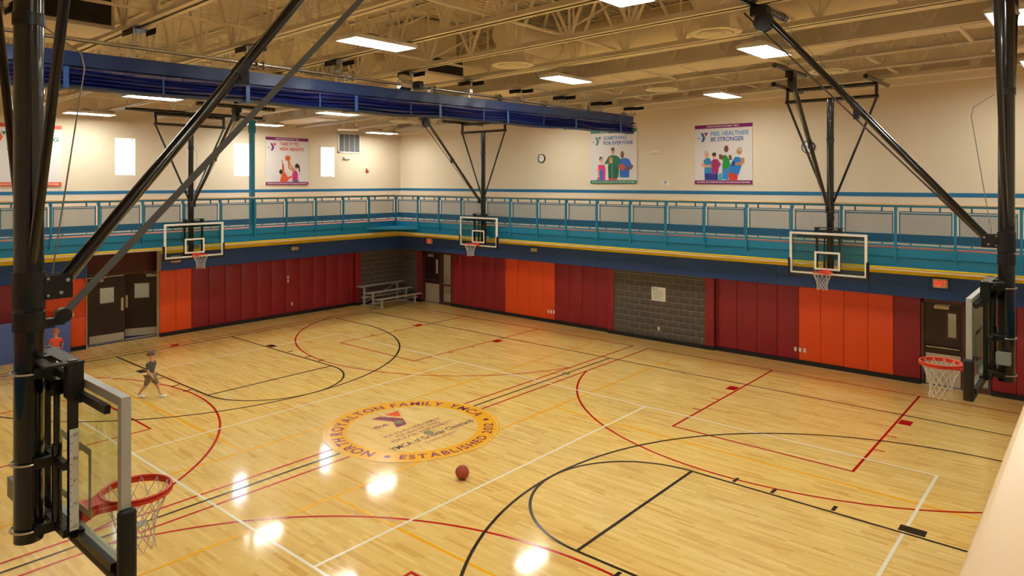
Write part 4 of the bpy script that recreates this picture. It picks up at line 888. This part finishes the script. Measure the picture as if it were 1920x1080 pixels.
figA = [('print_torso',[(.37,.25),(.42,.28),(.49,.2),(.52,.1),(.50,.065),(.32,.065),(.34,.14)],(224,92,60)),('print_arm',limb((.40,.27),(.39,.44),.028,.02),(224,92,60)),('print_arm',limb((.39,.44),(.365,.53),.014,.01),SK3),('print_head',ell((.375,.27),.036,.05,20,.3),SK3),('print_hair',ell((.345,.275),.04,.05),(52,32,30)),('print_arm',limb((.47,.12),(.60,.18),.026,.016),(224,92,60)),
        ('print_legs',[(.62,.065),(.77,.065),(.76,.1),(.63,.1)],(50,120,170)),('print_torso',[(.63,.30),(.70,.31),(.75,.24),(.74,.1),(.62,.09),(.61,.2)],(206,50,124)),('print_head',ell((.71,.39),.042,.05),SK3),('print_hair',ell((.725,.41),.042,.045),(60,36,32)),('print_ponytail',limb((.765,.42),(.79,.28),.022,.012),(60,36,32)),('print_arm',limb((.67,.31),(.56,.42),.02,.018),SK3),('print_arm',limb((.66,.29),(.53,.36),.018,.018),SK3),('print_arm',limb((.53,.36),(.52,.52),.018,.014),SK3),('print_arm',limb((.56,.42),(.535,.53),.016,.012),SK3),('print_ball',ell((.505,.565),.062,.058),(214,90,54))]
poster('poster of two girls playing with purple bands and TAKE IT TO NEW HEIGHTS', 'W', 4.03, 1.85, 5.15, 1.84, PUR, [('TAKE IT TO', .325, .83, .068, .44, 'l'), ('NEW HEIGHTS', .325, .725, .068, .56, 'l')], ((96, 36, 120), (206, 40, 46)), ((206, 50, 60), (200, 44, 56)), figA)
figB = [('print_legs',[(.325,.11),(.37,.11),(.385,.34),(.315,.34)],(70,84,140)),('print_torso',[(.31,.47),(.37,.48),(.40,.44),(.39,.33),(.315,.33)],(238,212,30)),('print_arm',limb((.33,.47),(.245,.61),.022,.012),SK3),('print_head',ell((.35,.525),.036,.045),SK3),('print_hair',ell((.35,.55),.038,.03),(40,30,30))]
poster('poster with orange bands half hidden behind the near left mast', 'W', -4.60, 1.84, 5.14, 1.84, ORA, [('BIG', .955, .735, .062, .17, 'r')], ((226, 90, 34), (10, 120, 90)), ((20, 128, 104),), figB)

# ------------------------------------------------------------------ wall fittings
def wallthing(name, label, cat, side, c, z, group=None):
    b = (WX, c, z) if side == 'W' else (c, NY, z)
    t = thing(name, label, cat, b, group, (0, 0, PI/2 if side == 'W' else 0), world=False)   # local: x along wall, -y into room
    return t
for c, z, r, l in ((-4.89, 6.15, 0.165, 'round white wall clock left of the green poster'), (4.80, 6.26, 0.185, 'round white wall clock behind the far right hoop struts')):
    t = wallthing('wall_clock', l, 'clock', 'N', c, z, 'wall clocks')
    obj('clock_rim', MB().lathe([(r, 0), (r, -0.05), (r-0.022, -0.055), (r-0.024, -0.03)], 36, (0, 0, 0), 'y'), M_ink, t, smooth=40, loc=(0, 0, 0)); f = obj('clock_face', MB().poly(disc2d((0, 0), r-0.02, 36), lambda u, v, d: (u, -0.03, v)), M_clock, t, loc=(0, 0, 0))
    mb = MB()
    for k in range(12): a = k*PI/6; mb.bar(((r-0.055)*math.sin(a), -0.032, (r-0.055)*math.cos(a)), ((r-0.035)*math.sin(a), -0.032, (r-0.035)*math.cos(a)), 0.012, 0.002, (0, 1, 0))
    obj('hour_marks', mb, M_ink, f, loc=(0, 0, 0))
    obj('hour_hand', MB().bar((0, -0.035, 0), (-0.07, -0.035, 0.03), 0.012, 0.003, (0, 1, 0)), M_ink, f, loc=(0, 0, 0)); obj('minute_hand', MB().bar((0, -0.038, 0), (-0.11, -0.038, 0.045), 0.008, 0.003, (0, 1, 0)), M_ink, f, loc=(0, 0, 0))
t = wallthing('wall_vent', 'large louvred vent grille high on the left wall', 'vent', 'W', 7.88, 6.48)
W, H = 1.15, 0.85; obj('frame', MB().box(-W/2, W/2, -0.04, 0, 0, 0.06).box(-W/2, W/2, -0.04, 0, H-0.06, H).box(-W/2, -W/2+0.06, -0.04, 0, 0, H).box(W/2-0.06, W/2, -0.04, 0, 0, H), M_white, t, loc=(0, 0, 0)); obj('backing', MB().box(-W/2+0.05, W/2-0.05, -0.006, 0, 0.05, H-0.05), M_dark, t, loc=(0, 0, 0))
M_slat = mat('grey_louvre', (150, 150, 152), 0.5); SLM = MB().bar((-W/2+0.06, -0.02, 0), (W/2-0.06, -0.02, 0), 0.004, 0.03, (0, 1, 1)).mesh('slat'); SLM.materials.append(M_slat)
for k in range(20): obj('slat', SLM, M_slat, t, loc=(0, 0, 0.08+k*0.036))
for x in (-0.26, 0, 0.26): obj('mullion', MB().box(x-0.008, x+0.008, -0.042, -0.005, 0.05, H-0.05), M_white, t, loc=(0, 0, 0))
for side, c, z, l in (('W', 7.73, 6.21, 'white emergency light on the left wall under the vent'), ('N', -0.06, 6.21, 'white twin emergency light right of the green poster')):
    t = wallthing('emergency_light', l, 'emergency light', side, c, z, 'emergency lights'); obj('case', bevbox(0.34, 0.08, 0.11, 0.02, 2, 'case'), M_white, t, loc=(0, -0.04, 0.05))
    for x in (-0.11, 0.11): obj('lamp_head', MB().lathe([(0.001, -0.035), (0.04, -0.035), (0.03, 0.0)], 14, (x, -0.08, 0.05), 'y'), M_white, t, smooth=40, loc=(0, 0, 0))
t = wallthing('fire_alarm', 'small red fire alarm strobe in the left wall corner', 'fire alarm', 'W', 8.81, 5.70); obj('case', bevbox(0.12, 0.06, 0.16, 0.01, 2, 'case'), M_firered, t, loc=(0, -0.03, 0.05)); obj('strobe', MB().box(-0.03, 0.03, -0.075, -0.06, 0.07, 0.12), M_white, t, loc=(0, 0, 0))
t = wallthing('notice_plate', 'small white notice plate above the far railing', 'sign', 'N', 0.27, 5.16); obj('plate', MB().box(-0.14, 0.14, -0.012, 0, 0, 0.15), M_white, t, loc=(0, 0, 0)); obj('print', MB().box(-0.05, 0.06, -0.0135, -0.012, 0.09, 0.12).box(-0.08, 0.02, -0.0135, -0.012, 0.04, 0.055), M_ink, t, loc=(0, 0, 0))
def exit_sign(side, c, z, l, d=0.035):
    t = wallthing('exit_sign', l, 'exit sign', side, c, z, 'exit signs')
    obj('case', bevbox(0.33, 0.06, 0.23, 0.012, 2, 'case'), M_sign, t, loc=(0, -d-0.03, 0))
    mb = MB(); put_text(mb, 'EXIT', lambda u, v, dd: (u, -d-0.0615, v), 0, -0.065, 0.13, 0.25, 'c', 0.03); obj('lettering', mb, M_redled, t, loc=(0, 0, 0))
    g = MB()
    for x in (-0.22, 0.22): g.path([(x, -d, -0.16), (x, -d-0.10, -0.16), (x, -d-0.10, 0.16), (x, -d, 0.16)], 0.004, 5)
    for z_ in (-0.16, 0.16): g.tube((-0.22, -d-0.10, z_), (0.22, -d-0.10, z_), 0.004, 5)
    obj('wire_guard', g, M_ink, t, loc=(0, 0, 0))
exit_sign('N', -11.03, 2.70, 'red EXIT sign over the door by the bleachers'); exit_sign('N', 8.06, 2.68, 'red EXIT sign over the right brown door'); exit_sign('W', 0.66, 2.62, 'red EXIT sign seen through the left hoop glass')
for side, c, z, l in (('W', 5.26, 2.62, 'caged emergency light on the left navy band'), ('N', -5.22, 2.66, 'caged emergency light on the far navy band')):
    t = wallthing('band_light', l, 'emergency light', side, c, z, 'caged band lights'); obj('case', bevbox(0.28, 0.07, 0.13, 0.015, 2, 'case'), M_sign, t, loc=(0, -0.065, 0.03)); g = MB()
    for x in (-0.22, 0, 0.22): g.path([(x, -0.03, -0.12), (x, -0.14, -0.12), (x, -0.14, 0.16), (x, -0.03, 0.16)], 0.004, 5)
    for z_ in (-0.12, 0.16): g.tube((-0.22, -0.14, z_), (0.22, -0.14, z_), 0.004, 5)
    obj('wire_guard', g, M_ink, t, loc=(0, 0, 0))
OUT = MB().box(-0.035, 0.035, -0.008, 0, 0, 0.115).mesh('outlet_plate'); OUT.materials.append(M_white)
OSL = MB().box(-0.014, 0.014, -0.0095, -0.008, 0.02, 0.05).box(-0.014, 0.014, -0.0095, -0.008, 0.065, 0.095).mesh('socket'); OSL.materials.append(M_sign)
def outlet(side, c, z, face, l, g='wall outlets'):
    t = wallthing('wall_outlet', l, 'outlet', side, c, z, g); t.location = (face, c, z) if side == 'W' else (c, face, z)
    obj('outlet_plate', OUT, M_white, t, loc=(0, 0, 0)); obj('socket', OSL, M_sign, t, loc=(0, 0, 0))
PF = LOWY-PT
for k, p in enumerate(('left', 'middle', 'right')):
    outlet('N', -4.66+0.13*k, 0.35, PF, p+' white outlet of the trio on the left orange pads'); outlet('N', 4.40+0.13*k, 0.35, PF, p+' white outlet of the trio beside the right orange pads')
outlet('N', 0.02, 0.36, NY, 'single white outlet on the grey block wall'); outlet('N', 9.0, 0.36, PF, 'white outlet on the pad by the right mast foot') if False else None
outlet('W', 5.06, 1.32, LOWX+PT, 'lower white plate of the pair on the left red pads'); outlet('W', 5.06, 1.47, LOWX+PT, 'upper white plate of the pair on the left red pads'); outlet('W', 5.23, 0.40, LOWX+PT, 'low white outlet on the left red pads')
outlet('W', -2.42, 1.07, LOWX+PT, 'white switch plate on the orange pad left of the double door')
t = wallthing('call_station', 'small dark red wall station by the far left door', 'wall station', 'N', -9.55, 2.0); t.location = (-9.55, PF, 1.98); obj('case', bevbox(0.16, 0.03, 0.22, 0.008, 2, 'case'), M_header, t, loc=(0, -0.015, 0.1)); obj('button', MB().box(-0.02, 0.02, -0.036, -0.03, 0.11, 0.15), M_white, t, loc=(0, 0, 0))
t = wallthing('rules_notice', 'white gym notice sheet on the grey block wall', 'notice', 'N', 0.015, 1.33); obj('sheet', MB().box(-0.255, 0.255, -0.012, 0.004, 0, 0.455), M_white, t, loc=(0, 0, 0))
mb = MB().poly(ell((-0.2, 0.415), 0.022, 0.022), lambda u, v, d: (u, -0.013, v)); mb.box(-0.22, -0.02, -0.0135, -0.012, 0.36, 0.38); obj('teal_heading', mb, mat('notice_teal', (40, 160, 140), 0.5), t, loc=(0, 0, 0))
mb = MB(); rr = random.Random(5)
for k in range(9): mb.box(-0.21, rr.uniform(0.08, 0.21), -0.0132, -0.012, 0.32-0.033*k, 0.33-0.033*k)
obj('printed_lines', mb, mat('notice_grey', (120, 122, 120), 0.6), t, loc=(0, 0, 0))

# ------------------------------------------------------------------ bleachers, ball, mat
t = thing('bleachers', 'small three row aluminium bleachers in the far corner', 'bleachers', (-12.1, 9.2, 0))
rows = [(-11.50, 0.43, 8.08, 10.50), (-12.08, 0.66, 7.98, 10.40), (-12.66, 0.89, 7.88, 10.30)]
rows = [(-11.52, 0.43), (-12.10, 0.64), (-12.70, 0.86)]
for x, z in rows: obj('seat_plank', bevbox(0.25, 2.44, 0.045, 0.01, 2, 'seat_plank'), M_alu, t, loc=Vector((x, 9.30, z-0.02))-ROOT[t.name])
for x, z in ((-11.80, 0.22), (-12.38, 0.42)): obj('foot_plank', bevbox(0.25, 2.44, 0.04, 0.01, 2, 'foot_plank'), M_alu, t, loc=Vector((x, 9.30, z))-ROOT[t.name])
for y in (8.40, 10.20):
    fr = obj('end_frame', MB().box(-12.80, -11.42, y-0.03, y+0.03, 0.02, 0.07).bar((-12.7, y, 0.42), (-12.1, y, 0.42), 0.04, 0.04).bar((-12.1, y, 0.22), (-11.52, y, 0.22), 0.04, 0.04), M_alu, t)
    for x, z in rows: obj('leg', MB().box(x-0.035, x+0.035, y-0.035, y+0.035, 0.0, z-0.04), M_alu, t)
obj('cross_brace', MB().bar((-12.72, 8.4, 0.1), (-12.72, 10.2, 0.8), 0.03, 0.03), M_alu, t)

R = 0.121; bp = (2.63, -1.16, R+0.0045)
ball = thing('basketball', 'brown leather basketball lying near centre court', 'basketball', (bp[0], bp[1], bp[2]), world=False); ball.rotation_euler = (0.5, 0.35, 0.9)
prof = [(R*math.sin(PI*k/24), -R*math.cos(PI*k/24)) for k in range(25)]; prof[0] = (0.0005, -R); prof[-1] = (0.0005, R)
obj('leather_shell', MB().lathe(prof, 40), mat('basketball_leather', (176, 74, 42), 0.55, noise=0.08, nscale=30, bump=0.25, bscale=320), ball, smooth=80, loc=(0, 0, 0))
sm = MB().torus((0, 0, 0), R, 0.0028, 48, 6).torus((0, 0, 0), R, 0.0028, 48, 6, 0, 2*PI, 'xz').torus((0, 0, 0), R, 0.0028, 48, 6, 0, 2*PI, 'yz')
for s in (-1, 1):
    pts = []
    for k in range(40):
        a = 2*PI*k/40; v = Vector((s*(0.62+0.16*math.cos(2*a)), 0.9*math.cos(a), 0.9*math.sin(a))).normalized()*R; pts.append(v)
    sm.path(pts, 0.0028, 5, True)
obj('seam', sm, M_ink, ball, smooth=60, loc=(0, 0, 0))
t = thing('gym_mat', 'slate blue folding gym mat standing against the left pads', 'gym mat', (-12.82, -4.5, 0))
for k in range(4): obj('mat_panel', bevbox(0.09, 0.97, 1.17, 0.015, 2, 'mat_panel'), M_bluemat, t, loc=Vector((-12.82, -3.07-0.975*k, 0.59))-ROOT[t.name])

# ------------------------------------------------------------------ children passing through
def person(label, loc, rz, H, top, bottom, skin, hair, stride=0.22):
    t = thing('person', label, 'person', loc, None, (0, 0, rz), world=False); k = H/1.15
    J = {'pel': (0, 0, .56), 'sp': (0, .005, .68), 'ch': (0, .01, .80), 'nk': (0, .01, .90), 'nk2': (0, .02, .945), 'hd': (0, .03, 1.03), 'tp': (0, .025, 1.10)}
    V = []; E = []; Rr = []; idx = {}
    def vtx(n, p, r): idx[n] = len(V); V.append(tuple(c*k for c in p)); Rr.append(r*k)
    for n, r in (('pel', .088), ('sp', .082), ('ch', .092), ('nk', .045), ('nk2', .038), ('hd', .082), ('tp', .055)): vtx(n, J[n], r)
    def ch(a, *L):
        p = idx[a]
        for n, q, r in L: vtx(n, q, r); E.append((p, idx[n])); p = idx[n]
    for a, b in (('pel', 'sp'), ('sp', 'ch'), ('ch', 'nk'), ('nk', 'nk2'), ('nk2', 'hd'), ('hd', 'tp')): E.append((idx[a], idx[b]))
    for s, f in ((-1, 1), (1, -1)):
        ch('ch', ('sh%d' % s, (s*.12, .01, .845), .04), ('el%d' % s, (s*.155, -.03+f*-.06, .70), .031), ('wr%d' % s, (s*.15, .03-f*.10, .57), .023), ('ha%d' % s, (s*.148, .045-f*.115, .53), .026))
        ch('pel', ('hp%d' % s, (s*.06, 0, .52), .07), ('kn%d' % s, (s*.065, f*stride*.55+.02, .29), .046), ('an%d' % s, (s*.065, f*stride-(0.05 if f < 0 else 0), .06 if f > 0 else .09), .03), ('to%d' % s, (s*.07, f*stride+.10, .028 if f > 0 else .035), .026))
    me = bpy.data.meshes.new('body'); me.from_pydata(V, E, [])
    o = bpy.data.objects.new('body', me); COL.objects.link(o); o.parent = t
    me.materials.append(skin)
    md = o.modifiers.new('skin', 'SKIN'); md.use_smooth_shade = True
    for i, sv in enumerate(me.skin_vertices[0].data): sv.radius = (Rr[i], Rr[i]*0.85); sv.use_root = (i == 0)
    sb = o.modifiers.new('sub', 'SUBSURF'); sb.levels = 2; sb.render_levels = 2
    # clothes: slightly larger shells along the same joints
    def shell(nm, L, m, grow):
        Vs = []; Es = []; Rs = []; mp = {}
        for a, b in L:
            for n in (a, b):
                if n not in mp: mp[n] = len(Vs); Vs.append(V[idx[n]]); Rs.append(Rr[idx[n]]*grow+0.008*k)
            Es.append((mp[a], mp[b]))
        m2 = bpy.data.meshes.new(nm); m2.from_pydata(Vs, Es, []); m2.materials.append(m); c = bpy.data.objects.new(nm, m2); COL.objects.link(c); c.parent = t
        md = c.modifiers.new('skin', 'SKIN'); md.use_smooth_shade = True
        for i, sv in enumerate(m2.skin_vertices[0].data): sv.radius = (Rs[i], Rs[i]*0.88); sv.use_root = (i == 0)
        s_ = c.modifiers.new('sub', 'SUBSURF'); s_.levels = 2; s_.render_levels = 2
    shell('shirt', [('pel', 'sp'), ('sp', 'ch'), ('ch', 'nk'), ('ch', 'sh-1'), ('sh-1', 'el-1'), ('ch', 'sh1'), ('sh1', 'el1')], top, 1.06)
    shell('shorts', [('pel', 'hp-1'), ('hp-1', 'kn-1'), ('pel', 'hp1'), ('hp1', 'kn1')], bottom, 1.12)
    def ml(nm, mb, m): obj(nm, mb, m, t, smooth=60, loc=(0, 0, 0))
    hc = Vector((0, .022, 1.045))*k; hp = []
    mb = MB(); n = 20
    pr = [(0.092*math.sin(PI*j/14)*k, 0.098*math.cos(PI*j/14)*k) for j in range(0, 9)]; pr[0] = (0.0005, pr[0][1])
    mb.lathe(pr, n, (hc.x, hc.y-0.014*k, hc.z+0.012*k)); ml('hair', mb, hair)
    for s in (-1, 1): ml('eye', MB().lathe([(0.0005, -0.008*k), (0.009*k, 0), (0.0005, 0.008*k)], 10, (s*.03*k, .105*k, 1.03*k)), M_ink); ml('ear', MB().lathe([(0.0005, -0.02*k), (0.012*k, 0), (0.0005, 0.02*k)], 8, (s*.08*k, .03*k, 1.025*k)), skin)
    ml('nose', MB().lathe([(0.0005, -0.012*k), (0.01*k, -0.006*k), (0.0005, 0.014*k)], 8, (0, .112*k, 1.012*k)), skin); ml('mouth', MB().box(-.018*k, .018*k, .098*k, .106*k, .982*k, .987*k), mat('lips', (150, 70, 66), 0.6))
    for s, f in ((-1, 1), (1, -1)):
        w_ = V[idx['ha%d' % s]]
        mb = MB()
        for q in range(4): L_ = (.042, .048, .045, .036)[q]*k; b0 = Vector(w_)+Vector((0, (q-1.5)*.0125*k+.004*k, -.018*k)); b1 = b0+Vector((s*-.004*k, .004*k, -L_*.55)); b2 = b1+Vector((s*-.012*k, .004*k, -L_*.4)); mb.path([b0, b1, b2], .0062*k, 6)
        b0 = Vector(w_)+Vector((0, .02*k, .005*k)); mb.path([b0, b0+Vector((s*-.006*k, .016*k, -.016*k)), b0+Vector((s*-.012*k, .018*k, -.034*k))], .0066*k, 6); ml('fingers', mb, skin)
        a = V[idx['to%d' % s]]; an = V[idx['an%d' % s]]
        so = bevbox(.075*k, .19*k, .06*k, .02*k, 2, 'shoe'); obj('shoe', so, M_white, t, loc=(a[0], (a[1]+an[1])/2+.01*k, .03*k+(0 if f > 0 else .012*k)))
    return t
M_sk = mat('skin', (206, 156, 124), 0.6)
person('child in dark shirt walking across the left of the court', (-6.42, -2.80, 0.004), -1.0, 1.15, mat('dark_grey_shirt', (84, 78, 74), 0.8), mat('grey_shorts', (128, 112, 96), 0.8), M_sk, mat('brown_hair', (104, 80, 62), 0.7))
person('child in red shirt standing by the blue gym mat', (-11.25, -3.42, 0.002), -1.9, 1.12, mat('red_shirt', (226, 84, 50), 0.8), mat('red_shorts', (190, 70, 60), 0.8), M_sk, mat('auburn_hair', (178, 110, 84), 0.7), 0.06)
